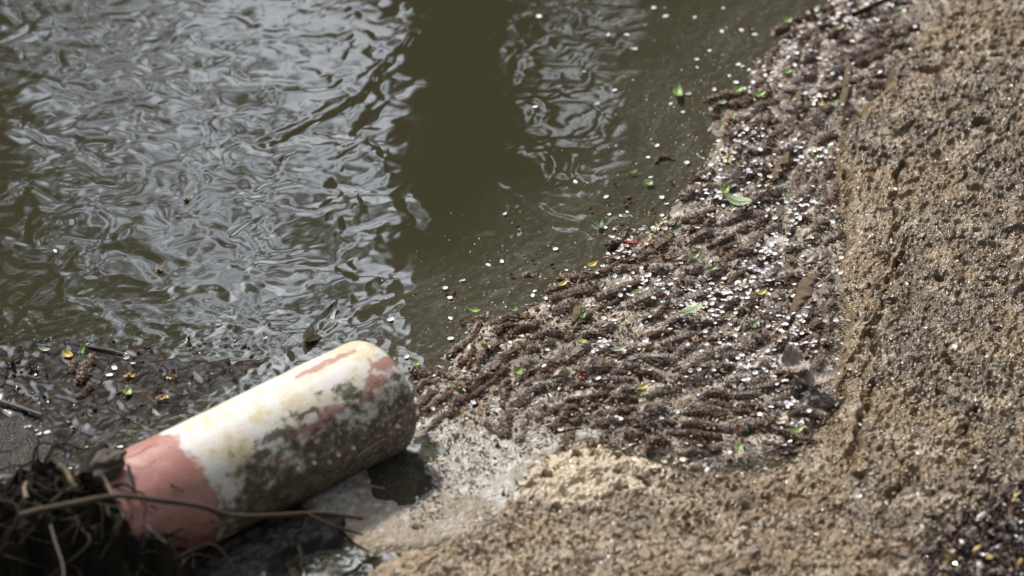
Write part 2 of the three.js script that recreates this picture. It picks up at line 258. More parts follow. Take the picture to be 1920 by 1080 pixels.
    if (head > 0.05) { const q = sm(0.34, 0.46, gn(x * 58 + n2, z * 58, 165)); c = mix3(c, mix3(gold, [0.09, 0.065, 0.04], q * 0.95), 0.8 * sm(0.0, 0.7, head + 0.5 * n2 + 0.25 * gn(x * 90, z * 90, 187))); }
    return [h, c];
  }, -0.003);
  tag(mesh('brown_froth', g, mat([1, 1, 1], 0.24, { vertexColors: true, ...uvBump })), 'thick tan brown froth with burst bubbles and cracks covering the right side of the water', 'froth', null, 'stuff');
}
const holeSd = (x, z) => sdf(HOLE, x + wob(x, z, 0.012, 40, 190), z + wob(x, z, 0.012, 40, 191));
{
  const [x0] = G(440, 1010), [x1] = G(1150, 800), z0 = G(0, 690)[1], z1 = G(0, 1100)[1];
  const g = relief(span(x0, x1, 0.0022), span(z0, z1, 0.0024), (x, z) => {
    const s = Math.min(sdf(PALE, x + wob(x, z, 0.02, 24, 195), z + wob(x, z, 0.02, 24, 196)), -holeSd(x, z) * 0.8);
    if (s < -0.02) return [-0.02, [0.4, 0.4, 0.4]];
    const rim = sm(-0.004, 0.02, s), w1 = worley(x * 150, z * 130, 200), w2 = worley(x * 330, z * 300, 201), n = fbm(x * 18, z * 18, 3, 202);
    const h = -0.004 + 0.011 * rim + rim * (0.005 * n + 0.0022 * (0.5 - w1[0]) + 0.001 * (0.5 - w2[0]));
    let c = mix3([0.42, 0.40, 0.36], [0.27, 0.24, 0.19], sm(-0.2, 0.4, n * 1.4 + 0.4 * gn(x * 60, z * 60, 203)));
    const low = sm(920, 1010, toPx(x, z)[1] + 60 * n); c = mix3(c, [0.25, 0.19, 0.12], low * 0.85);
    c = mix3(c, [0.62, 0.60, 0.58], sm(0.15, 0.6, gn(x * 90, z * 90, 204)) * (0.8 - 0.5 * low));
    c = mix3(c, [0.16, 0.13, 0.10], sm(0.35, 0.55, gn(x * 120, z * 110, 205)) * 0.7);
    return [h, c];
  }, -0.002);
  tag(mesh('pale_froth', g, mat([1, 1, 1], 0.35, { vertexColors: true, ...uvBump })), 'pale grey white froth between the painted post and the raft of catkins', 'froth', null, 'stuff');
}
{
  const [x0] = G(760, 700), [x1] = G(1860, 0), z0 = G(0, -110)[1], z1 = G(0, 900)[1];
  const g = relief(span(x0, x1, 0.0028), span(z0, z1, 0.003), (x, z) => {
    const s = matSd(x, z); if (s < -0.02) return [-0.02, [0.3, 0.3, 0.3]];
    const w = worley(x * 130, z * 120, 210), rim = sm(-0.01, 0.03, s);
    const h = matH(x, z) + rim * 0.003 * (0.5 - w[0]);
    let c = mix3([0.28, 0.23, 0.17], [0.15, 0.12, 0.095], sm(-0.2, 0.3, gn(x * 60, z * 60, 211)));
    c = mix3(c, [0.50, 0.45, 0.38], sm(0.1, 0.5, gn(x * 45, z * 45, 212) + 0.6 * gn(x * 150, z * 150, 213)));
    c = mix3(c, [0.05, 0.035, 0.025], 0.7 * sm(0.15, 0.45, gn(x * 110, z * 110, 214)));
    return [h, c];
  }, -0.002);
  tag(mesh('husk_raft', g, mat([1, 1, 1], 0.5, { vertexColors: true, ...uvBump })), 'matted raft of husks and scum that the catkins and petals lie in', 'scum', null, 'stuff');
}

// ---------------------------------------------------------------- catkins
const quat = (yaw) => new THREE.Quaternion().setFromAxisAngle(new THREE.Vector3(0, 1, 0), yaw);
function catkinGeo(seed, len, rad, bend, tone) {
  const R = rng(seed), c = new THREE.CatmullRomCurve3([-1, -0.5, 0, 0.5, 1].map((t, i) => new THREE.Vector3(t * len / 2, (R() - 0.5) * rad * 0.8 - 0.2 * rad * Math.abs(t), bend * len * (t * t - 0.4) + (R() - 0.5) * rad * 1.6)));
  const pos = [], nor = [], col = [], N = 26, S = 8; const ring = [], up = new THREE.Vector3(0, 1, 0);
  const dark = tone === 'grey' ? [[0.20, 0.16, 0.13], [0.34, 0.29, 0.25], [0.10, 0.065, 0.048]] : [[0.045, 0.028, 0.018], [0.085, 0.05, 0.032], [0.16, 0.102, 0.066]], tips = tone === 'grey' ? [[0.52, 0.46, 0.40], [0.34, 0.28, 0.23], [0.64, 0.60, 0.55], [0.17, 0.115, 0.085]] : [[0.31, 0.215, 0.15], [0.15, 0.092, 0.06], [0.055, 0.032, 0.02], [0.56, 0.48, 0.40]];
  const frame = (t) => { const p = c.getPoint(t), d = c.getTangent(t), s = new THREE.Vector3().crossVectors(d, up).normalize(), u = new THREE.Vector3().crossVectors(s, d); return [p, d, s, u]; };
  const rr = (t) => rad * (0.55 + 0.45 * Math.sqrt(Math.sin(Math.PI * clamp(t * 0.93 + 0.04)))) * (t < 0.04 || t > 0.97 ? 0.45 : 1);
  for (let i = 0; i <= N; i++) { const [p, , s, u] = frame(i / N), row = []; for (let j = 0; j < S; j++) { const a = j / S * 6.2832, r = rr(i / N) * 0.82 * (0.8 + 0.4 * R()); row.push(p.clone().addScaledVector(s, Math.cos(a) * r).addScaledVector(u, Math.sin(a) * r)); } ring.push(row); }
  const tri = (a, b, d, k) => { const n = new THREE.Vector3().subVectors(b, a).cross(new THREE.Vector3().subVectors(d, a)).normalize(); for (const v of [a, b, d]) { pos.push(v.x, v.y, v.z); nor.push(n.x, n.y, n.z); col.push(...k); } };
  for (let i = 0; i < N; i++) for (let j = 0; j < S; j++) { const a = ring[i][j], b = ring[i + 1][j], d = ring[i][(j + 1) % S], e = ring[i + 1][(j + 1) % S], k = dark[R() * 3 | 0]; tri(a, d, b, k); tri(b, d, e, k); }
  const n = Math.round(len * rad * 1.15e6);
  for (let i = 0; i < n; i++) {               // bracts and hairs
    const t = R(), a = R() * 6.2832, [p, d, s, u] = frame(t), o = new THREE.Vector3().addScaledVector(s, Math.cos(a)).addScaledVector(u, Math.sin(a)), r = rr(t), side = new THREE.Vector3().crossVectors(d, o);
    const b = p.clone().addScaledVector(o, r * 0.76), L = r * (0.30 + 0.26 * R()), w = 0.0003 + 0.00035 * R();
    const tip = p.clone().addScaledVector(o, r * 0.76 + L).addScaledVector(d, L * (0.7 * R() - 0.1)).addScaledVector(side, (R() - 0.5) * L * 0.9);
    const ax = R() < 0.5 ? side : d, k = tips[R() * 4 | 0]; tri(b.clone().addScaledVector(ax, -w), b.clone().addScaledVector(ax, w), tip, k);
  }
  const g = new THREE.BufferGeometry(); g.setAttribute('position', new THREE.Float32BufferAttribute(pos, 3)); g.setAttribute('normal', new THREE.Float32BufferAttribute(nor, 3)); g.setAttribute('color', new THREE.Float32BufferAttribute(col, 3)); return g;
}
const catM = mat([1, 1, 1], 0.6, { vertexColors: true, side: THREE.DoubleSide });
const CAT = { dark: [], grey: [] };
for (let i = 0; i < 10; i++) { CAT.dark.push(catkinGeo(300 + i, 0.06, 0.0082, [0, 0.12, -0.12, 0.25, -0.06, 0.06, -0.2, 0.3, 0.02, -0.03][i], 'dark')); if (i < 6) CAT.grey.push(catkinGeo(400 + i, 0.055, 0.0098, [0, 0.12, -0.1, 0.22, 0.05, -0.05][i], 'grey')); }
const R0 = rng(77); const placed = [];
const catGroup = ['dark brown catkins matted in the raft', 'grey downy catkins matted in the raft'];
function catkin(x0, y0, x1, y1, tone = 'dark', thick = 1, label, variant, lift = 0) {
  const a = G(x0, y0, 0.008), b = G(x1, y1, 0.008), L = Math.hypot(b[0] - a[0], b[1] - a[1]), x = (a[0] + b[0]) / 2, z = (a[1] + b[1]) / 2;
  const set = CAT[tone], k = variant ?? (R0() * set.length | 0), m = mesh('catkin', set[k], catM), s = L / (tone === 'grey' ? 0.055 : 0.06);
  const onRaft = matSd(x, z) > 0.004;
  m.position.set(x, (onRaft ? matH(x, z) + 0.0040 : 0.001) + lift, z); m.quaternion.copy(quat(-Math.atan2(b[1] - a[1], b[0] - a[0])));
  m.rotateX((R0() - 0.5) * 0.5); m.rotateZ((R0() - 0.5) * 0.08); m.scale.set(s, thick * 0.9, Math.min(1.25, Math.max(0.8, s)) * thick * 0.92);
  if (label) tag(m, label, 'catkin'); else if (tone === 'dark') tag(m, 'dark brown bristly catkin lying in the matted raft of husks and petals', 'catkin', catGroup[0]); else tag(m, 'grey downy catkin lying in the matted raft of husks and petals', 'catkin', catGroup[1]);
  placed.push([x, z, Math.atan2(b[1] - a[1], b[0] - a[0]), L]); return m;
}
const hand = [[1195, 492, 1262, 438, 'dark', 1.15], [1200, 504, 1312, 470, 'dark', 1], [1218, 514, 1305, 486, 'grey', 0.9], [1146, 505, 1197, 505, 'grey', 0.9], [1155, 552, 1218, 522, 'dark', 0.85], [1250, 545, 1300, 512, 'dark', 0.9], [1245, 562, 1298, 530, 'grey', 0.9], [1258, 572, 1332, 556, 'grey', 0.9], [1285, 456, 1335, 438, 'grey', 1], [1288, 440, 1342, 413, 'dark', 0.9], [1027, 572, 1112, 538, 'dark', 1.15], [1076, 562, 1120, 538, 'dark', 1], [1020, 596, 1086, 574, 'grey', 1.15], [912, 612, 1002, 588, 'dark', 0.9], [928, 624, 975, 611, 'dark', 0.95], [948, 630, 1012, 612, 'dark', 0.85], [866, 692, 890, 652, 'dark', 0.9], [913, 692, 1008, 640, 'dark', 0.85], [988, 662, 1042, 644, 'grey', 0.8], [998, 706, 1078, 668, 'dark', 0.95], [1084, 634, 1142, 630, 'dark', 0.9], [963, 718, 992, 676, 'grey', 0.95], [768, 688, 852, 712, 'dark', 0.85], [780, 732, 820, 713, 'dark', 0.9], [800, 778, 846, 733, 'dark', 0.75], [798, 792, 840, 806, 'dark', 0.75], [858, 736, 908, 720, 'dark', 0.85], [878, 754, 912, 724, 'dark', 0.8], [918, 728, 948, 688, 'dark', 0.85], [950, 775, 1000, 735, 'grey', 1], [990, 738, 1056, 722, 'dark', 0.9], [948, 822, 960, 768, 'dark', 0.95], [908, 790, 940, 820, 'dark', 0.8], [874, 832, 888, 798, 'dark', 0.9], [1028, 806, 1082, 764, 'dark', 1.2], [1018, 788, 1062, 756, 'dark', 0.9], [1000, 792, 1014, 752, 'grey', 0.9], [1108, 714, 1178, 702, 'dark', 0.85], [1186, 698, 1252, 718, 'dark', 0.85], [1128, 712, 1192, 722, 'grey', 0.7], [1113, 727, 1172, 728, 'dark', 0.8], [1138, 744, 1206, 724, 'grey', 0.85], [1130, 757, 1196, 750, 'dark', 0.8], [1224, 736, 1278, 730, 'dark', 0.9], [1212, 750, 1266, 739, 'grey', 0.7], [1262, 716, 1318, 716, 'grey', 0.9], [1318, 714, 1374, 688, 'dark', 0.95], [1268, 703, 1328, 704, 'dark', 0.9], [1266, 692, 1342, 682, 'grey', 0.9], [1158, 786, 1222, 808, 'dark', 0.9], [1168, 814, 1208, 819, 'dark', 0.9], [1298, 800, 1358, 806, 'dark', 1.1], [1336, 804, 1402, 812, 'grey', 0.85], [1278, 830, 1352, 847, 'dark', 0.9], [1272, 846, 1334, 844, 'grey', 0.85], [1308, 775, 1368, 779, 'grey', 0.85], [1378, 206, 1442, 166, 'dark', 1.1], [1424, 206, 1487, 188, 'dark', 1.15], [1500, 182, 1578, 158, 'grey', 1.1], [1540, 188, 1580, 168, 'dark', 1], [1552, 154, 1592, 128, 'grey', 1.2], [1604, 124, 1664, 92, 'dark', 1.1], [1606, 116, 1628, 72, 'grey', 1.7], [1550, 116, 1584, 88, 'grey', 1.6], [1448, 250, 1484, 200, 'grey', 1.5], [1436, 236, 1476, 206, 'dark', 1.2], [1495, 42, 1528, 28, 'dark', 1.1], [1538, 56, 1584, 38, 'dark', 1.1], [1550, 74, 1592, 44, 'dark', 1.1], [1598, 60, 1642, 38, 'grey', 1.1], [1500, 122, 1534, 108, 'dark', 1.1], [1358, 278, 1370, 236, 'dark', 1.2], [1440, 60, 1500, 40, 'dark', 1.1], [1516, 250, 1540, 212, 'grey', 1.3], [1380, 360, 1392, 312, 'grey', 1.4], [1400, 440, 1440, 400, 'dark', 1]];
for (const h of hand) catkin(...h);
catkin(843, 664, 912, 590, 'dark', 0.72, 'long thin brown catkin with a red tip slanting at the left end of the raft', 0, 0.004);
catkin(1226, 292, 1264, 288, 'dark', 1, 'short curved brown catkin floating alone on the open water left of the raft', 3);
catkin(978, 505, 1008, 506, 'grey', 0.75, 'small grey brown catkin tuft floating alone in the film left of the raft', 1);
catkin(1140, 462, 1184, 432, 'dark', 1.15, 'thick blunt brown catkin sticking out of the raft just above the red catkin', 0, 0.004);
catkin(1297, 346, 1338, 318, 'dark', 1.1, 'brown catkin with a red tip at the left edge of the raft', 4, 0.003);
catkin(1318, 197, 1398, 174, 'dark', 1, 'dark catkin jutting furthest left from the upper raft over the water', 1, 0.004);
catkin(1340, 202, 1350, 220, 'dark', 0.9, 'stubby dark catkin hanging below the one that juts furthest left', 2);
catkin(140, 715, 172, 660, 'dark', 1, 'ragged brown catkin standing out of the dark water on the left among green shoots', 1, 0.006);
catkin(152, 742, 168, 712, 'dark', 0.8, 'lower ragged brown catkin among the floating bits on the left', 6, 0.002);
catkin(126, 690, 142, 672, 'grey', 0.7, 'small tangled catkin beside the orange bud on the left', 2, 0.002);
// the rest follow the drift of the raft
const FLOW = [[1000, 600, 22], [880, 680, 42], [1200, 470, 27], [1300, 540, 24], [1450, 200, 22], [1600, 80, 26], [1350, 300, 45], [1500, 350, 60], [1150, 700, 4], [1300, 780, -8], [1010, 790, 50], [920, 800, 75], [1400, 650, 15], [1480, 520, 45], [1450, 780, -4], [1540, 640, 60], [1380, 420, 40]];
function flow(px, py) { let c = 0, s = 0; for (const [x, y, a] of FLOW) { const w = 1 / ((px - x) ** 2 + (py - y) ** 2 + 900) ** 1.5, r = a * Math.PI / 180; c += w * Math.cos(r); s += w * Math.sin(r); } return Math.atan2(s, c); }
{
  let n = placed.length;
  for (let tries = 0; tries < 20000 && n < 290; tries++) {
    const px = 760 + R0() * 960, py = -40 + R0() * 930, [x, z] = G(px, py); if (matSd(x, z) < 0.012 || foamSd(x, z) > 0.0) continue;
    const dens = 1 - 0.45 * sm(1390, 1480, px) * sm(240, 330, py); if (R0() > dens) continue;
    const a = flow(px, py) + (R0() - 0.5) * (py < 420 ? 1.5 : 0.85), L = (46 + 62 * R0() * R0() + 16 * R0()) * (py < 450 ? 0.8 : 1), dx = Math.cos(a) * L, dy = -Math.sin(a) * L;
    const A = G(px - dx / 2, py - dy / 2), B = G(px + dx / 2, py + dy / 2), wl = Math.hypot(B[0] - A[0], B[1] - A[1]), yaw = Math.atan2(B[1] - A[1], B[0] - A[0]);
    let ok = true;
    for (const [qx, qz, qa, ql] of placed) { const c = Math.cos(qa), s = Math.sin(qa), u = (x - qx) * c + (z - qz) * s, v = -(x - qx) * s + (z - qz) * c; if (Math.abs(u) < (ql + wl) * 0.40 && Math.abs(v) < 0.0074 + 0.2 * wl * Math.abs(Math.sin(yaw - qa))) { ok = false; break; } }
    if (!ok) continue;
    catkin(px - dx / 2, py - dy / 2, px + dx / 2, py + dy / 2, R0() < (px > 1330 ? 0.5 : 0.36) ? 'grey' : 'dark', 0.58 + 0.42 * R0()); n++;
  }
}

// ---------------------------------------------------------------- petals, bud scales, chaff
function petalGeo(seed, cup) { const R = rng(seed), asp = 0.48 + 0.34 * R(), pos = [0, 0, 0], idx = [], N = 10; for (let k = 1; k <= 2; k++) for (let i = 0; i < N; i++) { const a = i / N * 6.2832, r = k / 2 * (1 + 0.24 * (R() - 0.5)), notch = k === 2 && i === 0 ? 0.85 : 1; pos.push(Math.cos(a) * r * notch, cup * (k / 2) ** 2 * (1 + 1.4 * (R() - 0.5)), Math.sin(a) * r * asp); } for (let i = 0; i < N; i++) { const j = (i + 1) % N; idx.push(0, 1 + j, 1 + i, 1 + i, 1 + j, 1 + N + j, 1 + i, 1 + N + j, 1 + N + i); } const g = new THREE.BufferGeometry(); g.setAttribute('position', new THREE.Float32BufferAttribute(pos, 3)); g.setIndex(idx); g.computeVertexNormals(); return g; }
const PG = [0.12, 0.25, 0.4, -0.15].map((c, i) => petalGeo(500 + i, c));
const PM = [[0.76, 0.74, 0.73], [0.66, 0.65, 0.72], [0.70, 0.64, 0.57], [0.58, 0.57, 0.64]].map(c => mat(c, 0.45, { side: THREE.DoubleSide }));
function topAt(x, z) { const f = foamSd(x, z), m = matSd(x, z); let y = 0.0012; if (m > 0.003) y = Math.max(y, matH(x, z) + 0.0105); if (f > 0.008) y = Math.max(y, 0.02); return y; }
const RP = rng(909);
function petal(px, py, label, group, s = 1, y) {
  const [x, z] = G(px, py, y ?? 0.006); const m = mesh('petal', PG[RP() * 4 | 0], PM[Math.min(3, RP() * RP() * 5 | 0)]);
  const r = 0.0041 * s * (0.7 + 0.55 * RP()); m.position.set(x, y ?? topAt(x, z), z); m.rotation.set((RP() - 0.5) * 0.5, RP() * 6.3, (RP() - 0.5) * 0.5); m.scale.set(r, r, r); if (y === undefined && matSd(x, z) < 0) { m.rotation.x *= 0.15; m.rotation.z *= 0.15; }
  tag(m, label, 'petal', group); return m;
}
const WATERP = [[1248, 24], [1303, 26], [1356, 10], [1140, 62], [1354, 52], [1416, 58], [1391, 50], [1306, 106], [1307, 122], [1384, 116], [1392, 119], [1152, 164], [1120, 190], [1291, 172], [1258, 188], [1368, 136], [1380, 150], [1339, 164], [1232, 268], [1215, 290], [1288, 300], [1079, 334], [1136, 364], [1220, 326], [1176, 392], [1142, 397], [1164, 398], [1134, 421], [1151, 425], [1174, 428], [1147, 440], [1042, 462], [1241, 365], [1250, 378], [946, 397], [916, 490], [941, 485], [1003, 539], [999, 547], [868, 521], [835, 535], [843, 553], [732, 594], [845, 590], [845, 630], [762, 664], [497, 629], [1003, 195], [1010, 26], [1280, 205], [1226, 10], [1175, 60], [1189, 88], [1095, 130], [1330, 90], [1404, 135]];
for (const [x, y] of WATERP) petal(x, y, 'single white petal floating on the open olive water', 'white petals floating on open water', 1.0);
for (const [x, y, s] of [[235, 665, 1.1], [250, 683, 1.1], [205, 703, 1], [214, 690, 0.9], [238, 672, 1], [131, 688, 0.9], [104, 470, 1], [53, 802, 1], [70, 808, 1], [88, 810, 1], [73, 815, 0.8], [130, 877, 0.8], [225, 838, 0.9]]) petal(x, y, 'white petal floating among the dark bits left of the painted post', 'white petals among the floating bits on the left', s, 0.003);
{
  let n = 0;                                                  // petals on the raft: the ones that show are things
  const RR = rng(1212), spots = [[1330, 600], [1345, 575], [1290, 570], [1380, 560], [1450, 480], [1420, 520], [1480, 620], [1500, 660], [1440, 700], [1395, 705], [1500, 770], [1480, 745], [1330, 560], [1240, 550], [1200, 560], [1130, 660], [1350, 660], [1560, 40], [1600, 60], [1400, 270], [1340, 330], [1530, 200], [1440, 160], [1500, 110], [1370, 300], [1480, 300], [1420, 340], [1340, 380], [1480, 420], [1520, 300], [1220, 430], [1160, 480], [1520, 560], [1420, 600], [1430, 570], [1500, 820], [1290, 610], [1560, 140], [1640, 30], [1510, 400]];
  const stuff = [];
  for (let t = 0; t < 6000 && n + stuff.length < 1080; t++) {
    let px, py; if (RR() < 0.62) { const s = spots[RR() * spots.length | 0]; const a = RR() * 6.3, r = 52 * Math.sqrt(-Math.log(1 - RR() * 0.98)) * 0.6; px = s[0] + r * Math.cos(a); py = s[1] + r * Math.sin(a) * 0.6; } else { px = 780 + RR() * 940; py = -20 + RR() * 890; }
    const [x, z] = G(px, py); if (matSd(x, z) < 0.0) continue; if (foamSd(x, z) > 0.012) continue; if (px < 1130 && py > 600 && RR() < 0.62) continue;
    if (n < 215) { petal(px, py, 'white petal lying among the catkins in the raft', 'white petals scattered over the raft', 1); n++; } else stuff.push([x, z]);
  }
  for (const [px, py] of [[1218, 876], [1326, 880], [1280, 862], [1245, 866], [1188, 862], [1435, 880], [1700, 533], [1733, 616], [1850, 668], [1568, 600], [1572, 700], [1678, 354], [1560, 395], [1790, 650], [1720, 850], [1610, 930], [1420, 545], [1680, 268]]) petal(px, py, 'white petal resting on the brown froth', 'white petals resting on the brown froth', 0.9, 0.027);
  const im = new THREE.InstancedMesh(PG[1], mat([1, 1, 1], 0.45, { side: THREE.DoubleSide }), stuff.length), M = new THREE.Matrix4(), Q = new THREE.Quaternion(), E = new THREE.Euler(), C = new THREE.Color();
  stuff.forEach(([x, z], i) => { const r = 0.0039 * (0.5 + 0.6 * RR()); M.compose(new THREE.Vector3(x, matH(x, z) + 0.0055 + 0.0065 * RR(), z), Q.setFromEuler(E.set((RR() - 0.5) * 0.9, RR() * 6.3, (RR() - 0.5) * 0.9)), new THREE.Vector3(r, r, r)); im.setMatrixAt(i, M); const k = RR(); im.setColorAt(i, k < 0.6 ? C.setRGB(0.74, 0.72, 0.71) : k < 0.8 ? C.setRGB(0.64, 0.63, 0.70) : C.setRGB(0.58, 0.48, 0.38)); });
  im.name = 'petal_litter'; im.castShadow = im.receiveShadow = true; scene.add(im); tag(im, 'countless white petals strewn through the raft of catkins', 'petals', null, 'stuff');
  // chaff: small husk flakes and crumbs of froth in the raft, and specks adrift
  const fg = new THREE.IcosahedronGeometry(1, 0); { const p = fg.attributes.position; for (let i = 0; i < p.count; i++) p.setXYZ(i, p.getX(i) * 1.5, p.getY(i) * 0.55, p.getZ(i)); fg.computeVertexNormals(); }
  function flakes(name, n, place, size, cols, label, rough = 0.55) {
    const list = []; for (let t = 0; t < n * 6 && list.length < n; t++) { const q = place(); if (q) list.push(q); }
    const q2 = new THREE.InstancedMesh(fg, mat([1, 1, 1], rough), list.length);
    list.forEach(([x, y, z], i) => { const r = size * (0.45 + 0.9 * RR() * RR() + 0.25 * RR()); M.compose(new THREE.Vector3(x, y, z), Q.setFromEuler(E.set((RR() - 0.5) * 2, RR() * 6.3, (RR() - 0.5) * 2)), new THREE.Vector3(r * (0.7 + RR()), r, r)); q2.setMatrixAt(i, M); q2.setColorAt(i, C.setRGB(...cols[RR() * cols.length | 0])); });
    q2.name = name; q2.castShadow = q2.receiveShadow = true; scene.add(q2); tag(q2, label, 'litter', null, 'stuff');
  }
  const inRaft = () => { const px = 760 + RR() * 1080, py = -60 + RR() * 950, [x, z] = G(px, py), s = matSd(x, z); if (s < -0.004 || foamSd(x, z) > 0.015) return null; return [x, matH(x, z) + 0.0015 + 0.002 * RR() + (RR() < 0.3 ? 0.006 * RR() : 0), z]; };
  flakes('chaff', 6500, inRaft, 0.0021, [[0.34, 0.28, 0.20], [0.50, 0.45, 0.39], [0.30, 0.21, 0.13], [0.12, 0.08, 0.055], [0.055, 0.03, 0.02], [0.22, 0.08, 0.025], [0.66, 0.62, 0.58], [0.25, 0.22, 0.19], [0.42, 0.37, 0.31]], 'crumbs of husk, froth and bud scale filling the raft');
  flakes('pale_crumbs', 900, () => { const px = 770 + RR() * 330, py = 700 + RR() * 300, [x, z] = G(px, py); if (sdf(PALE, x, z) < 0.01 || holeSd(x, z) > -0.006 || foamSd(x, z) > 0) return null; return [x, 0.0075 + 0.002 * RR(), z]; }, 0.0017, [[0.7, 0.68, 0.64], [0.2, 0.1, 0.05], [0.09, 0.05, 0.03], [0.4, 0.32, 0.22], [0.6, 0.55, 0.48]], 'small crumbs lying on the pale froth');
  flakes('froth_crumbs', 5200, () => { const px = 850 + RR() * 1100, py = -20 + RR() * 1110, [x, z] = G(px, py, 0.018), s = foamSd(x, z); if (s < 0.02) return null; return [x, 0.0145 + 0.006 * RR(), z]; }, 0.0024, [[0.27, 0.19, 0.11], [0.36, 0.28, 0.18], [0.18, 0.13, 0.08], [0.48, 0.42, 0.34], [0.08, 0.055, 0.035]], 'small lumps of dried froth on the brown froth', 0.4);
  flakes('drift_specks', 420, () => { const px = 700 + RR() * 700, py = RR() * 680, [x, z] = G(px, py), s = matSd(x, z); if (s > 0 || s < -0.24 || RR() > (1 + s * 4) ** 2) return null; return [x, 0.0006, z]; }, 0.0011, [[0.5, 0.46, 0.38], [0.4, 0.25, 0.1], [0.6, 0.58, 0.54], [0.3, 0.2, 0.08]], 'fine specks drifting in the film beside the raft');
  flakes('dark_husks', 800, () => { const px = 1730 + RR() * 230, py = 900 + RR() * 220, [x, z] = G(px, py, 0.02); if (sdf(TIPS, x + 0.02 * gn(x * 30, z * 30, 5), z) < 0.14 * RR() * RR() - 0.03 + 0.03 * gn(x * 60, z * 60, 6)) return null; return [x, 0.018 + 0.010 * RR(), z]; }, 0.0034, [[0.03, 0.012, 0.01], [0.05, 0.018, 0.014], [0.02, 0.016, 0.013], [0.07, 0.03, 0.02], [0.025, 0.02, 0.016], [0.10, 0.10, 0.09]], 'wet dark red husks heaped at the lower right corner', 0.2);
  flakes('white_husks', 50, () => { const px = 1730 + RR() * 230, py = 900 + RR() * 220, [x, z] = G(px, py, 0.03); if (sdf(TIPS, x, z) < 0.004) return null; return [x, 0.028, z]; }, 0.0038, [[0.6, 0.6, 0.58], [0.5, 0.47, 0.42], [0.4, 0.36, 0.3], [0.5, 0.5, 0.48], [0.40, 0.28, 0.08]], 'pale bits on the dark husks at the lower right corner', 0.4);
  flakes('floating_litter', 190, () => { const px = RR() * 470, py = 610 + RR() * 260, [x, z] = G(px, py); if (py < 628 + 20 * gn(px / 40, 2, 3) || (px - 150) * 0.55 + py > 850 || gn(px / 45, py / 30, 4) < -0.1) return null; return [x, 0.0004, z]; }, 0.0032, [[0.03, 0.024, 0.018], [0.02, 0.016, 0.012], [0.05, 0.035, 0.022]], 'small dark scraps floating in the water left of the post', 0.3);
  // orange brown bud scales
  const sg = petalGeo(620, 0.7), SM = [[0.22, 0.075, 0.018], [0.30, 0.12, 0.03], [0.11, 0.03, 0.015], [0.36, 0.2, 0.06]].map(c => mat(c, 0.3, { side: THREE.DoubleSide }));
  const scale = (px, py, label, group, s = 1) => { const [x, z] = G(px, py, 0.005), m = mesh('bud_scale', sg, SM[RR() * 4 | 0]); m.position.set(x, topAt(x, z) + 0.001, z); m.rotation.set((RR() - 0.5) * 1.4, RR() * 6.3, (RR() - 0.5)); const r = 0.0036 * s * (0.7 + 0.6 * RR()); m.scale.set(r * 1.3, r, r); tag(m, label, 'bud scale', group); };
  let k = 0; for (let t = 0; t < 4000 && k < 110; t++) { const px = 800 + RR() * 800, py = RR() * 840, [x, z] = G(px, py); if (matSd(x, z) < 0 || foamSd(x, z) > 0.01) continue; scale(px, py, 'orange brown bud scale among the catkins in the raft', 'bud scales scattered in the raft'); k++; }
  for (const [px, py] of [[1405, 52], [1137, 376], [1033, 423], [1164, 415], [1224, 392], [1180, 372], [960, 514], [1108, 392], [972, 424], [1306, 250], [835, 546], [866, 602], [853, 548], [1000, 487], [1036, 495], [1258, 340], [1154, 344], [1173, 380]]) scale(px, py, 'orange brown bud scale adrift on the water beside the raft', 'bud scales adrift beside the raft', 0.9);
  for (const [px, py, s] of [[838, 824, 1.1], [842, 828, 1], [934, 840, 1.3], [860, 790, 0.9], [968, 818, 1], [682, 902, 1.3], [620, 948, 1.1], [650, 935, 0.8]]) scale(px, py, 'reddish brown bud scale lying on the pale froth', 'bud scales on the pale froth', s);
}

// ---------------------------------------------------------------- leaves and shoots
function leafGeo(len, wid, fold, curl, serr = 0, seed = 1) {
  const R = rng(seed), N = 18, K = 4, pos = [], idx = [];
  for (let i = 0; i <= N; i++) { const t = i / N, w = wid / 2 * Math.sin(Math.PI * Math.pow(t, 0.8)) ** 0.8 * (1 + (serr && i % 2 ? serr : 0)); for (let j = -K; j <= K; j++) { const q = j / K; pos.push((t - 0.5) * len - Math.abs(q) * (serr ? len * 0.05 : 0), fold * Math.abs(q) * w + curl * len * (t - 0.5) ** 2 + (serr ? 0.02 * wid * Math.cos(t * 42 - Math.abs(q) * 6) * Math.abs(q) : 0) - (j === 0 ? 0.03 * wid : 0), q * w); } }
  for (let i = 0; i < N; i++) for (let j = 0; j < 2 * K; j++) { const a = i * (2 * K + 1) + j, b = a + 2 * K + 1; idx.push(a, a + 1, b, a + 1, b + 1, b); }
  const g = new THREE.BufferGeometry(); g.setAttribute('position', new THREE.Float32BufferAttribute(pos, 3)); g.setIndex(idx); g.computeVertexNormals(); return g;
}
const tubeG = (pts, r, n = 6, seg = 3) => new THREE.TubeGeometry(new THREE.CatmullRomCurve3(pts.map(p => new THREE.Vector3(...p))), pts.length * seg, r, n);
const GREEN = { bright: [0.19, 0.29, 0.075], mid: [0.10, 0.17, 0.05], dark: [0.05, 0.10, 0.03], pale: [0.30, 0.36, 0.23], yellow: [0.46, 0.35, 0.07], lime: [0.30, 0.36, 0.09], murk: [0.036, 0.030, 0.018] };
const LM = {}; for (const k in GREEN) LM[k] = mat(GREEN[k], 0.45, { side: THREE.DoubleSide });
const VEIN = mat([0.20, 0.29, 0.13], 0.5), STALK = mat([0.16, 0.22, 0.06], 0.5);
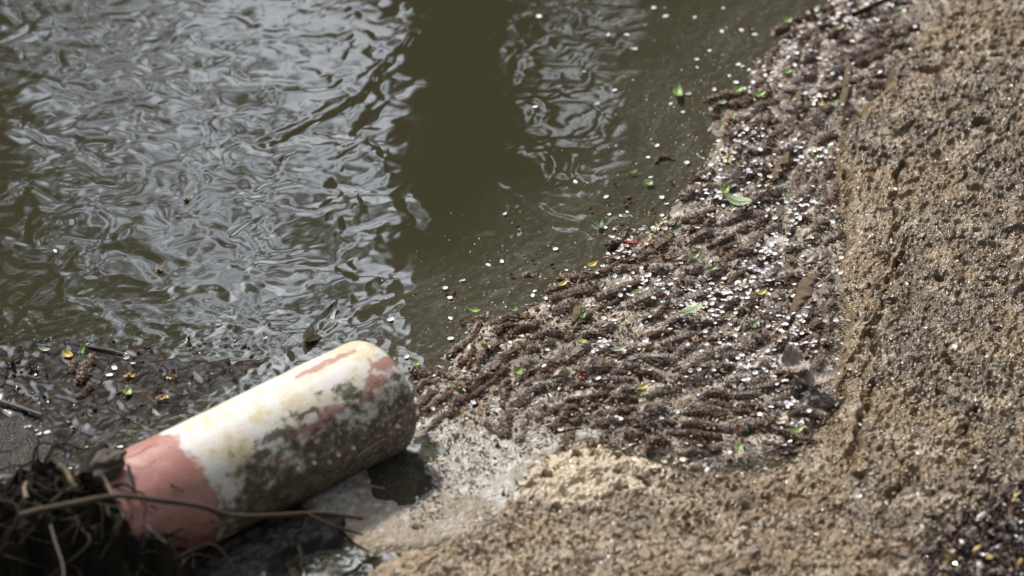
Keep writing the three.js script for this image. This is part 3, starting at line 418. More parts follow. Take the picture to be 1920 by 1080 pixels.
function leaf(px, py, lpx, wpx, ang, tone, label, tilt = 0, name = 'green_leaf', cat = 'leaf', lift = 0) {
  const [x, z] = G(px, py, 0.007), a = ang * Math.PI / 180, A = G(px - Math.cos(a) * lpx / 2, py + Math.sin(a) * lpx / 2), B = G(px + Math.cos(a) * lpx / 2, py - Math.sin(a) * lpx / 2);
  const L = Math.min(Math.hypot(B[0] - A[0], B[1] - A[1]), lpx * 0.00105), W = wpx * 0.00085, o = base(name, x, topAt(x, z) + 0.003 + lift, z);
  o.rotation.y = -Math.atan2(B[1] - A[1], B[0] - A[0]); o.rotateX(tilt);
  const big = lpx > 45; mesh('blade', leafGeo(L, W, big ? 0.12 : 0.35, big ? 0.5 : 0.9, big ? 0.05 : 0, px), LM[tone], o);
  mesh('stalk', tubeG([[-L / 2 - L * 0.18, -0.001, 0], [-L / 2 - L * 0.05, 0, 0], [-L / 2 + L * 0.05, 0.0005, 0]], Math.max(0.0004, W * 0.03), 5), tone === 'murk' ? LM.murk : STALK, o);
  if (big) { const bl = o.children[0]; const rib = []; rib.push(tubeG([[-L / 2, 0.5 * L * 0.25 + 0.0004, 0], [0, 0.0006, 0], [L * 0.46, 0.5 * L * 0.21 + 0.0006, 0]], 0.0006, 5)); for (let i = 1; i < 7; i++) for (const s of [-1, 1]) { const t = -0.42 + i * 0.115, y = (q) => 0.5 * L * q * q + 0.0007; rib.push(tubeG([[t * L, y(t), 0], [(t + 0.09) * L, y(t + 0.09) + 0.12 * W * 0.2, s * W * 0.2], [(t + 0.15) * L, y(t + 0.15) + 0.12 * W * 0.36, s * W * 0.36]], 0.00032, 4)); } const m = mesh('veins', mergeGeometries(rib), tone === 'murk' ? LM.murk : VEIN, o); o.remove(m); bl.add(m); }
  tag(o, label, cat); return o;
}
leaf(1380, 401, 52, 30, 165, 'pale', 'large pale green leaf with a toothed edge lying flat on the raft', 0.1, 'green_leaf', 'leaf', 0.006);
leaf(1292, 606, 46, 28, 205, 'pale', 'half buried pale grey green veined leaf in the middle of the raft', 0.3, 'green_leaf', 'leaf', 0.004);
leaf(1358, 373, 22, 13, 50, 'bright', 'bright green leaf just above the large toothed leaf', 0.3);
leaf(1270, 172, 34, 17, 85, 'bright', 'bright green leaf floating alone on the open water left of the upper raft', 0.2);
leaf(1216, 340, 16, 15, 20, 'bright', 'small round green leaf floating on the water left of the raft', 0.2);
leaf(1124, 418, 20, 12, 70, 'mid', 'small dark green leaf floating beside three petals left of the raft', 0.3);
leaf(1365, 318, 24, 8, 85, 'lime', 'upright yellow green leaf near the left edge of the raft', 0.4);
leaf(1350, 250, 26, 6, 80, 'bright', 'slim light green shoot leaf above the stubby catkin', 0.3);
leaf(1373, 236, 24, 6, 85, 'bright', 'slim light green leaf right of the other slim shoot leaf', 0.3);
leaf(1333, 521, 24, 10, 25, 'mid', 'narrow dark green leaf above the cluster of five petals', 0.3);
leaf(1302, 495, 22, 9, 35, 'bright', 'narrow green leaf with a yellow base among grey catkins', 0.3);
leaf(1266, 446, 24, 8, 20, 'mid', 'curled green leaf right of the cream catkin', 0.6);
leaf(1197, 564, 18, 10, 5, 'bright', 'small flat green leaf below the long grey catkins', 0.1);
leaf(1092, 608, 20, 9, 55, 'mid', 'small green leaf standing beside a grey catkin on the left half of the raft', 0.3);
leaf(1092, 655, 22, 8, -15, 'lime', 'yellow green leaf beside a dark red scale', 0.2);
leaf(1160, 670, 38, 8, 14, 'pale', 'long narrow pale green leaf below the row of five petals', 0.2);
leaf(965, 590, 15, 11, -15, 'mid', 'round dark green leaf on the upper left rim of the raft', 0.2);
leaf(970, 712, 16, 16, 40, 'lime', 'curled lime green leaf beside a white petal on the lower left raft', 0.5);
leaf(1411, 628, 15, 11, 70, 'mid', 'small green leaf right of the long fuzzy catkin on the right half', 0.3);
leaf(1205, 742, 24, 9, 25, 'yellow', 'bright yellow leaf on the lower raft', 0.3, 'yellow_leaf');
leaf(1203, 754, 18, 5, 15, 'mid', 'thin green leaf under the bright yellow leaf', 0.2);
leaf(1427, 565, 22, 9, 25, 'yellow', 'mustard yellow leaf on the right half of the raft', 0.2, 'yellow_leaf');
leaf(1110, 515, 22, 9, 25, 'yellow', 'yellow bud leaf on the upper left rim of the raft', 0.2, 'yellow_leaf', 'leaf', 0.004);
leaf(1055, 547, 26, 8, 30, 'yellow', 'torn yellow bract left of the yellow bud leaf', 0.2, 'yellow_leaf');
leaf(1495, 826, 26, 10, 35, 'bright', 'light green leaf at the lower right corner of the raft', 0.2);
leaf(1385, 853, 15, 12, 80, 'bright', 'round green leaf at the lowest edge of the raft', 0.2);
leaf(1687, 75, 14, 12, 80, 'dark', 'dark green leaf among petals beside the froth at the top', 0.2);
leaf(1686, 38, 14, 12, 80, 'mid', 'small green leaf at the top above the dark green one', 0.3);
leaf(1476, 43, 20, 12, 15, 'bright', 'light green leaf at the tip of the raft near the top edge', 0.3);
leaf(1423, 192, 26, 12, 20, 'bright', 'green leaf between two dark catkins in the upper raft', 0.3);
leaf(1382, 185, 18, 14, 30, 'bright', 'light green leaf beside the catkin that juts furthest left', 0.3);
leaf(1475, 150, 20, 10, 15, 'bright', 'green leaf right of the two catkins in the upper raft', 0.3);
leaf(1354, 206, 18, 8, 5, 'pale', 'pale green leaf under the catkin that juts furthest left', 0.2);
leaf(1562, 207, 22, 7, 15, 'mid', 'slender green leaf near the froth in the upper raft', 0.3);
leaf(1538, 210, 14, 9, 70, 'yellow', 'small yellow leaf under the slender green leaf near the froth', 0.3, 'yellow_leaf');
leaf(1525, 313, 14, 11, 60, 'mid', 'green leaf close to the froth halfway up the raft', 0.3);
leaf(1474, 384, 18, 9, 110, 'mid', 'green leaf right of the large toothed leaf', 0.3);
leaf(1342, 292, 18, 8, 120, 'mid', 'dull green leaf at the left edge of the raft', 0.3);
leaf(1600, 325, 9, 8, 60, 'dark', 'tiny dark green leaf stuck in the brown froth', 0.2, 'green_leaf', 'leaf', 0.008);
leaf(1570, 70, 16, 9, 15, 'bright', 'green leaf in the top stretch of the raft', 0.3);
leaf(783, 678, 16, 11, -25, 'bright', 'green leaf on the raft beside the end of the painted post', 0.3);
leaf(1187, 320, 20, 6, 20, 'mid', 'thin sunken green leaf drifting on the water', 0.05);
leaf(890, 591, 26, 8, -15, 'bright', 'green stub pointing left from the tip of the raft', 0.4, 'green_leaf', 'leaf', 0.003);
leaf(603, 600, 100, 30, 52, 'murk', 'broad dark leaf half sunk in the water behind the painted post', 0.15, 'sunken_leaf', 'leaf', -0.006);
leaf(238, 732, 18, 14, 60, 'bright', 'oval green leaf floating on the dark water above the painted post', 0.3);
leaf(153, 662, 26, 9, 70, 'bright', 'green leaf standing upright beside the ragged catkin on the left', 0.7, 'green_leaf', 'leaf', 0.008);
leaf(84, 652, 24, 7, -12, 'pale', 'pale green shoot floating at the far left', 0.3);
leaf(128, 662, 22, 12, -30, 'yellow', 'orange yellow bud beside the upright green leaf', 0.3, 'yellow_leaf');
// bud clusters with scales, left water
for (const [px, py, lab] of [[303, 752, 'bud cluster of brown scales and a green tip near the top edge of the post'], [322, 713, 'brown bud cluster above the other bud cluster on the dark water'], [246, 708, 'small orange bud above the oval green leaf'], [20, 690, 'dark wet bud at the left edge of the water'], [60, 697, 'dark wet bud second from the left edge of the water'], [300, 508, 'brown bud floating alone in the ruffled water'], [350, 376, 'tiny brown bud in the ruffled water highest on the left']]) {
  const [x, z] = G(px, py), o = base('bud_cluster', x, 0.001, z), R = rng(px), d = px < 100; const core = new THREE.IcosahedronGeometry(0.005, 2); core.scale(1.5, 0.7, 1); mesh('core', core, mat(d ? [0.03, 0.025, 0.02] : [0.10, 0.05, 0.025], 0.3), o);
  for (let i = 0; i < 9; i++) { const m = mesh('scale', leafGeo(0.008, 0.004, 0.3, 1.2, 0, i), d ? catM2() : [LM.yellow, barkScale(), barkScale2()][i % 3], o); m.position.set((R() - 0.5) * 0.014, 0.003 + R() * 0.003, (R() - 0.5) * 0.009); m.rotation.set(R() - 0.5, R() * 6.3, R() - 0.5); }
  const sc = py < 600 ? 0.6 : 1; o.scale.setScalar(sc); tag(o, lab, 'bud');
}
function catM2() { return catM2.m ??= mat([0.03, 0.025, 0.02], 0.25, { side: THREE.DoubleSide }); }
function barkScale() { return barkScale.m ??= mat([0.20, 0.08, 0.025], 0.4, { side: THREE.DoubleSide }); }
function barkScale2() { return barkScale2.m ??= mat([0.38, 0.26, 0.14], 0.4, { side: THREE.DoubleSide }); }
// red catkin and cream catkin at the edge of the raft
{
  const [x, z] = G(1186, 468), o = base('red_catkin', x, 0.010, z), R = rng(4); const bead = new THREE.IcosahedronGeometry(0.0021, 1), rm = [mat([0.36, 0.02, 0.03], 0.3), mat([0.22, 0.02, 0.03], 0.35), mat([0.4, 0.1, 0.12], 0.35)];
  for (let i = 0; i < 26; i++) { const m = mesh('bead', bead, rm[i % 3], o), t = i / 25 - 0.5; m.position.set(t * 0.021 + (R() - 0.5) * 0.002, (R() - 0.3) * 0.003, t * 0.006 + (R() - 0.5) * 0.006); }
  mesh('axis', tubeG([[-0.013, 0, -0.004], [0, 0, 0], [0.013, 0, 0.004]], 0.0009, 6), STALK, o);
  tag(o, 'small bright red beaded catkin at the water edge of the raft', 'catkin');
  const A = G(1202, 478), B = G(1246, 424), p = base('cream_catkin', (A[0] + B[0]) / 2, 0.012, (A[1] + B[1]) / 2); p.rotation.y = -Math.atan2(B[1] - A[1], B[0] - A[0]); const L = Math.hypot(B[0] - A[0], B[1] - A[1]);
  mesh('axis', tubeG([[-L / 2, 0, 0], [0, 0.001, 0.002], [L / 2, 0, 0]], 0.0007, 6), STALK, p); const cg = leafGeo(0.0065, 0.0035, 0.4, 0.8, 0, 2), cm = mat([0.62, 0.56, 0.33], 0.5, { side: THREE.DoubleSide });
  for (let i = 0; i < 22; i++) { const m = mesh('scale', cg, cm, p); m.position.set((i / 21 - 0.5) * L, 0.002, (i % 2 ? 1 : -1) * 0.003 + 0.002 * Math.cos(i)); m.rotation.set((i % 2 ? -1 : 1) * 0.3, (i % 2 ? -1 : 1) * 1.0, 0.4); }
  tag(p, 'cream coloured scaly catkin along the water edge beside a dark catkin', 'catkin');
}
// dead curled leaf on the right of the raft
{
  const [x, z] = G(1508, 742), o = base('dead_leaf', x, 0.026, z), dm = mat([1, 1, 1], 0.65, { side: THREE.DoubleSide, vertexColors: true });
  const wave = (L, W, seed) => {
    const N = 40, K = 20, pos = [], col = [], idx = [];
    for (let i = 0; i <= N; i++) for (let j = 0; j <= K; j++) {
      const t = i / N, q = j / K * 2 - 1, w = W / 2 * Math.sin(Math.PI * Math.pow(0.04 + 0.92 * t, 0.75)) ** 0.7 * (1 + 0.16 * gn(t * 9, Math.sign(q) * 3 + seed, 12) + 0.07 * gn(t * 30, q > 0 ? 1 : 7, 13));
      const px = (t - 0.5) * L, pz = q * w, ribs = 0.0011 * Math.abs(Math.sin((t * 9 - Math.abs(q) * 2.2) * Math.PI));
      pos.push(px, 0.30 * Math.abs(q) ** 1.6 * w + 1.1 * L * (t - 0.5) ** 2 + 0.0055 * gn(px * 70 + seed, pz * 70, 9) + 0.0018 * gn(px * 220, pz * 220, 10) + ribs - (Math.abs(q) < 0.06 ? 0.0012 : 0), pz);
      const k = sm(-0.3, 0.4, gn(px * 160 + seed, pz * 160, 14)), h = sm(0.15, 0.5, gn(px * 90, pz * 90 + seed, 15)); let c = mix3([0.30, 0.25, 0.215], [0.19, 0.15, 0.125], k); c = mix3(c, [0.42, 0.37, 0.33], 0.7 * h); if (Math.abs(q) < 0.06) c = [0.22, 0.17, 0.12]; col.push(...c);
    }
    for (let i = 0; i < N; i++) for (let j = 0; j < K; j++) { const a = i * (K + 1) + j, b = a + K + 1; if (gn(i * 0.23 + seed, j * 0.3, 16) > 0.66) continue; idx.push(a, a + 1, b, a + 1, b + 1, b); }
    const g = new THREE.BufferGeometry(); g.setAttribute('position', new THREE.Float32BufferAttribute(pos, 3)); g.setAttribute('color', new THREE.Float32BufferAttribute(col, 3)); g.setIndex(idx); g.computeVertexNormals(); return g;
  };
  const a = mesh('lower_half', wave(0.058, 0.040, 2), dm, o); a.rotation.set(-0.25, 0.2, 0.12); a.position.set(0.014, -0.002, 0.008);
  const b = mesh('upper_half', wave(0.056, 0.036, 5), dm, o); b.rotation.set(-0.15, 1.7, 0.2); b.position.set(-0.013, 0.004, -0.020);
  mesh('stalk', tubeG([[-0.02, 0, 0.01], [-0.03, 0.002, 0.02], [-0.04, 0, 0.026]], 0.0008, 5), mat([0.1, 0.07, 0.05], 0.7), o);
  tag(o, 'large grey brown dead leaf, curled and torn, at the right edge of the raft', 'leaf');
}
// rolls of tan froth lying in the raft
{
  const rollM = mat([1, 1, 1], 0.45, { vertexColors: true, ...uvBump });
  for (const [pts, r, lab] of [[[[1500, 175], [1492, 205], [1484, 225], [1480, 255]], 0.0085, 'thick tan roll of froth running down the upper raft'], [[[1478, 290], [1462, 320], [1446, 345]], 0.007, 'smooth tan roll of froth below the thick one in the upper raft'], [[[1534, 520], [1518, 530], [1505, 560], [1488, 590]], 0.010, 'long tan roll of froth curving down at the right edge of the raft'], [[[1470, 483], [1486, 490], [1484, 505], [1470, 522]], 0.006, 'cream arc of froth on the right half of the raft'], [[[1085, 578], [1082, 592], [1074, 610]], 0.0065, 'small tan lump of froth between grey catkins'], [[[1110, 590], [1090, 600]], 0.007, 'ochre lump of froth left of a small green leaf'], [[[1576, 215], [1582, 190], [1590, 130], [1584, 105]], 0.005, 'thin tan strand of froth between catkins near the top']]) {
    const P = pts.map(([a, b]) => { const [x, z] = G(a, b, 0.01); return new THREE.Vector3(x, 0.014, z); }), c = new THREE.CatmullRomCurve3(P), S = 40, N = 16, g = new THREE.TubeGeometry(c, S, r, N), p = g.attributes.position, col = [], q = new THREE.Vector3(), v = new THREE.Vector3();
    for (let i = 0; i < p.count; i++) { const t = Math.floor(i / (N + 1)) / S; c.getPointAt(Math.min(1, t), q); v.fromBufferAttribute(p, i).sub(q); const k = Math.sqrt(Math.max(0.02, Math.sin(Math.PI * clamp(t * 0.96 + 0.02)))) * (1 + 0.35 * gn(q.x * 90 + v.y * 100, q.z * 90 + v.x * 100, 3) + 0.15 * gn(q.x * 300 + v.y * 200, q.z * 300, 4)); p.setXYZ(i, q.x + v.x * k, q.y + v.y * k * 0.75, q.z + v.z * k); col.push(...mix3([0.42, 0.31, 0.18], [0.28, 0.2, 0.12], clamp(0.5 + gn(q.x * 120 + v.y * 90, q.z * 120, 5)))); }
    g.setAttribute('color', new THREE.Float32BufferAttribute(col, 3)); g.computeVertexNormals(); tag(mesh('froth_roll', g, rollM), lab, 'froth');
  }
}

// ---------------------------------------------------------------- the painted post, half afloat
const PR = 0.0755;
const [ax0, az0] = G(252, 966, 0.055), [ax1, az1] = G(722, 735, 0.055);
const AX = new THREE.Vector3(ax1 - ax0, 0, az1 - az0), PL = AX.length(); AX.normalize();
const BX = new THREE.Vector3().crossVectors(AX, new THREE.Vector3(0, 1, 0)).normalize();      // to the near side
if (BX.z < 0) BX.negate();
{
  const W = 1024, H = 1024, d = new Uint8Array(W * H * 4), rg = new Uint8Array(W * H * 4), bp = new Uint8Array(W * H * 4);
  const srgb = (c) => 255 * (c <= 0.0031308 ? 12.92 * c : 1.055 * Math.pow(c, 1 / 2.4) - 0.055);
  const white = [0.62, 0.595, 0.535], red = [0.34, 0.155, 0.128], mud = [0.085, 0.07, 0.048], moss = [0.04, 0.048, 0.025], cream = [0.54, 0.45, 0.27], lilac = [0.62, 0.60, 0.64];  // mud tone also serves the shade painted on the lower flank
  const reds = [[0.81, -0.86, 0.10, 0.05], [0.90, -0.84, 0.06, 0.05], [1.06, -0.42, 0.085, 0.24], [0.985, -0.24, 0.06, 0.18], [0.93, -0.08, 0.045, 0.16], [0.80, -0.10, 0.07, 0.13], [0.73, -0.02, 0.08, 0.12], [0.66, -0.06, 0.05, 0.08], [0.57, 0.26, 0.06, 0.06], [0.70, 0.16, 0.07, 0.05]];
  const greens = [[0.87, -0.43, 0.045, 0.10], [0.88, -0.22, 0.05, 0.17], [1.06, -0.16, 0.05, 0.08], [0.79, -0.47, 0.025, 0.06], [0.57, -0.17, 0.09, 0.14], [0.65, -0.35, 0.04, 0.07], [0.50, -0.02, 0.07, 0.12], [0.72, -0.28, 0.05, 0.05]];
  const creams = [[1.01, -0.72, 0.07, 0.2], [0.95, -0.95, 0.12, 0.08], [0.45, -0.1, 0.09, 0.25], [0.7, -0.55, 0.09, 0.12], [0.55, -0.55, 0.07, 0.1]];
  const spots = [[0.99, 0.56, 1], [0.66, 0.49, 1], [0.81, 0.56, 1], [0.83, 0.25, 0.8], [0.75, 0.55, 0.9], [0.71, 0.6, 0.8], [0.9, 0.3, 0.9], [0.94, 0.2, 0.8], [0.88, 0.36, 0.7], [1.02, 0.05, 0.8], [0.6, 0.5, 0.7], [0.62, 0.42, 0.8], [0.67, 0.38, 0.6]];
  const blob = (L, s, f, n) => { let m = -3; for (const [a, b, r, q] of L) m = Math.max(m, 1 - Math.hypot((s - a) / r, (f - b) / q)); return m + n; };
  for (let j = 0; j < H; j++) for (let i = 0; i < W; i++) {
    const s = (j + 0.5) / H, th = (i + 0.5) / W * 2 * Math.PI, x = s * PL, y = th * PR, al = th - 0.84;   // metres on the skin
    const tc = th > Math.PI ? th - 2 * Math.PI : th, seen = Math.cos(al) > -0.05, f = seen ? Math.sin(al) : (Math.sin(al) > 0 ? 1.3 : -1.3), S = s + 0.115 * Math.max(0, Math.cos(al));
    const n1 = fbm(x * 28, tc * 2.4, 5, 600), n2 = fbm(x * 80, tc * 7, 5, 610), n3 = gn(x * 420, tc * 32, 620), n4 = gn(x * 900, tc * 70, 621);
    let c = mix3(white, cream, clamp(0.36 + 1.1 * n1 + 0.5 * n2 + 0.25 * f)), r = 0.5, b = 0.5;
    c = mix3(c, lilac, 0.5 * sm(0.05, 0.35, -n1 + 0.3 * n3));
    c = mix3(c, cream, sm(0.1, 0.5, blob(creams, S, f, n2 * 0.8 + 0.2 * n3)) * 0.7);
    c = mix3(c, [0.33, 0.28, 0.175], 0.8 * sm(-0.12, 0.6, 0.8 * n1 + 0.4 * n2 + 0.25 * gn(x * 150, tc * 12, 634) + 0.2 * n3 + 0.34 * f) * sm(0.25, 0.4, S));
    const rp = sm(-0.1, 0.4, blob(reds, S, f, n2 * 0.9 + 0.5 * n1 + 0.12 * n3) - 0.05); c = mix3(c, red, rp * 0.88);
    const gp = sm(-0.1, 0.65, blob(greens, S, f, n2 * 1.1 + 0.6 * n1 + 0.25 * n3)); c = mix3(c, moss, gp * 0.88);
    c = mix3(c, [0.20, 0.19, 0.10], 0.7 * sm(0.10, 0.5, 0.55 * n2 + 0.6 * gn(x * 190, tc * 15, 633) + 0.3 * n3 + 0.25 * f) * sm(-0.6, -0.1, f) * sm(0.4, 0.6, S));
    // mud film, with shade of the lower flank painted into its colour
    const line = 0.26 - 0.24 * sm(0.4, 0.85, S), mudShade = sm(-0.2, 0.25, f - line + 0.72 * n1 + 0.5 * n2 + 0.2 * n3) * sm(0.19, 0.30, S + 0.25 * n2);
    const mudShadeCol = mix3(mud, mix3([0.15, 0.122, 0.082], [0.045, 0.037, 0.026], sm(-0.3, 0.3, n2 + 0.6 * n1)), 0.7);
    c = mix3(c, mudShadeCol, mudShade * 0.93);
    if (f > 0) { for (const [a, q, k] of spots) { const dd = Math.hypot((S - a) * PL, (f - q) * PR); if (dd < 0.006) c = mix3(c, [0.55, 0.52, 0.47], k * (1 - sm(0.0016, 0.0042, dd + 0.0012 * n3))); } c = mix3(c, [0.42, 0.39, 0.34], 0.75 * sm(0.46, 0.56, gn(x * 210, th * 15, 630) * (0.7 + 0.6 * sm(0.6, 1, S)))); }
    c = mix3(c, [0.22, 0.17, 0.105], 0.75 * sm(-0.15, 0.45, f - 0.15 + 1.2 * n1 + 0.5 * n2) * (1 - mudShade) * sm(0.2, 0.32, S) * (1 - sm(0.62, 0.8, S)));
    // the red painted band at the near end, with a frayed white edge
    const edge = 0.185 + 0.03 * n1 + 0.016 * gn(th * 3, 2, 640), rb = 1 - sm(edge - 0.012, edge + 0.012, s + 0.03 * n2 + 0.006 * n3);
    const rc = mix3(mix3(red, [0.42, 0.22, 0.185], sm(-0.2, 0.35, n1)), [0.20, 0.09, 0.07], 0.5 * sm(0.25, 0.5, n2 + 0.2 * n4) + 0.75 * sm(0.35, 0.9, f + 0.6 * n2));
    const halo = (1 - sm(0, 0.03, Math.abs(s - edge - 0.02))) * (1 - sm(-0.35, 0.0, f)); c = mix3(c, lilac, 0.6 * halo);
    c = mix3(c, rc, rb);
    c = c.map(v => v * (1 + 0.07 * n4 + 0.05 * n3));
    r = 0.42 + 0.3 * gp + 0.25 * mudShade + 0.08 * n3 - 0.08 * rb; b = 0.5 + 0.2 * gp + 0.22 * mudShade * n2 + 0.12 * n3 + 0.1 * n2 - 0.12 * rp;
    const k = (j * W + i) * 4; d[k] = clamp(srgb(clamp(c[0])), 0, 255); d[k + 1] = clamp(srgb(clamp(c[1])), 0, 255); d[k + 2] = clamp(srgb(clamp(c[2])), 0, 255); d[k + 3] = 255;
    rg[k] = rg[k + 1] = rg[k + 2] = clamp(r, 0.2, 1) * 255; rg[k + 3] = 255; bp[k] = bp[k + 1] = bp[k + 2] = clamp(b) * 255; bp[k + 3] = 255;
  }
  const T = (a, cs) => { const t = new THREE.DataTexture(a, W, H); if (cs) t.colorSpace = THREE.SRGBColorSpace; t.magFilter = t.minFilter = THREE.LinearFilter; t.wrapS = THREE.RepeatWrapping; t.needsUpdate = true; return t; };
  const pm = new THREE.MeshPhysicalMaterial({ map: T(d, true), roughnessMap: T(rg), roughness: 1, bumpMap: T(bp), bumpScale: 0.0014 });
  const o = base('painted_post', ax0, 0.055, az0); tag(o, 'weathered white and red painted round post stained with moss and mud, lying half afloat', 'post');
  function skin(prof, v0, v1) {        // prof: [along, radius] rows; u runs round from the top to the near side
    const N = 120, pos = [], uv = [], idx = [], U = new THREE.Vector3(0, 1, 0);
    prof.forEach(([s, r], k) => { for (let i = 0; i <= N; i++) { const th = i / N * 2 * Math.PI, q = r * (1 + 0.006 * gn(s * 14, Math.cos(th) * 2, 650) + 0.003 * gn(s * 50, Math.sin(th) * 4 + Math.cos(th) * 3, 651)), p = AX.clone().multiplyScalar(s).addScaledVector(U, Math.cos(th) * q).addScaledVector(BX, Math.sin(th) * q); pos.push(p.x, p.y, p.z); uv.push(i / N, v0 + (v1 - v0) * clamp(s / PL)); } });
    for (let k = 0; k < prof.length - 1; k++) for (let i = 0; i < N; i++) { const a = k * (N + 1) + i, b = a + N + 1; idx.push(a, a + 1, b, a + 1, b + 1, b); }
    const g = new THREE.BufferGeometry(); g.setAttribute('position', new THREE.Float32BufferAttribute(pos, 3)); g.setAttribute('uv', new THREE.Float32BufferAttribute(uv, 2)); g.setIndex(idx); g.computeVertexNormals(); return g;
  }
  const S0 = -0.12 * PL, side = span(S0, PL - 0.02, 0.008).map(s => [s, PR]);
  side.unshift([S0, PR - 0.007], [S0, PR - 0.002]); side[2] = [S0 + 0.002, PR];
  const bore = skin([[S0 + 0.001, PR - 0.007], [S0 + 0.06, PR - 0.008], [S0 + 0.12, PR - 0.010], [S0 + 0.12, 0.001]], 0, 0.2);
  const capP = []; for (let i = 0; i <= 10; i++) { const a = i / 10 * Math.PI / 2; capP.push([PL - 0.02 + 0.02 * Math.sin(a), PR - 0.02 + 0.02 * Math.cos(a)]); } capP.push([PL + 0.004, PR * 0.4], [PL + 0.005, 0.0005]);
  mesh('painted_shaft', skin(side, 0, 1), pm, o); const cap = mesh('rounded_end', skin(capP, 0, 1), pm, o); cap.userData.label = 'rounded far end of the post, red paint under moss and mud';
  mesh('hollow_bore', bore, mat([0.03, 0.025, 0.02], 0.9, { side: THREE.DoubleSide }), o);
  // bits stuck on the near flank
  const on = (s, f, k = 0.001) => { const th = 0.84 + Math.asin(f), r = PR + k; return new THREE.Vector3(ax0, 0.055, az0).addScaledVector(AX, (s - 0.115 * Math.cos(Math.asin(f))) * PL).add(new THREE.Vector3(0, Math.cos(th) * r, 0)).addScaledVector(BX, Math.sin(th) * r); };
  for (const [s, f] of [[0.99, 0.56], [0.66, 0.49], [0.81, 0.56], [0.75, 0.55], [0.60, 0.45]]) { const m = mesh('petal', PG[0], PM[0]), p = on(s, f), th = 0.84 + Math.asin(f); m.position.copy(p); m.quaternion.setFromUnitVectors(new THREE.Vector3(0, 1, 0), new THREE.Vector3(0, Math.cos(th), 0).addScaledVector(BX, Math.sin(th))); m.scale.setScalar(0.0034); tag(m, 'white petal stuck to the muddy flank of the painted post', 'petal', 'petals stuck on the painted post'); }
  const A = on(0.80, 0.70, 0.002), B = on(0.93, 0.64, 0.002), C2 = A.clone().lerp(B, 0.5).add(new THREE.Vector3(0, 0.002, 0.001));
  tag(mesh('dry_stem', new THREE.TubeGeometry(new THREE.CatmullRomCurve3([A, C2, B]), 12, 0.0012, 6), mat([0.26, 0.2, 0.14], 0.7)), 'pale dry stem clinging low on the flank of the painted post', 'stem');
}

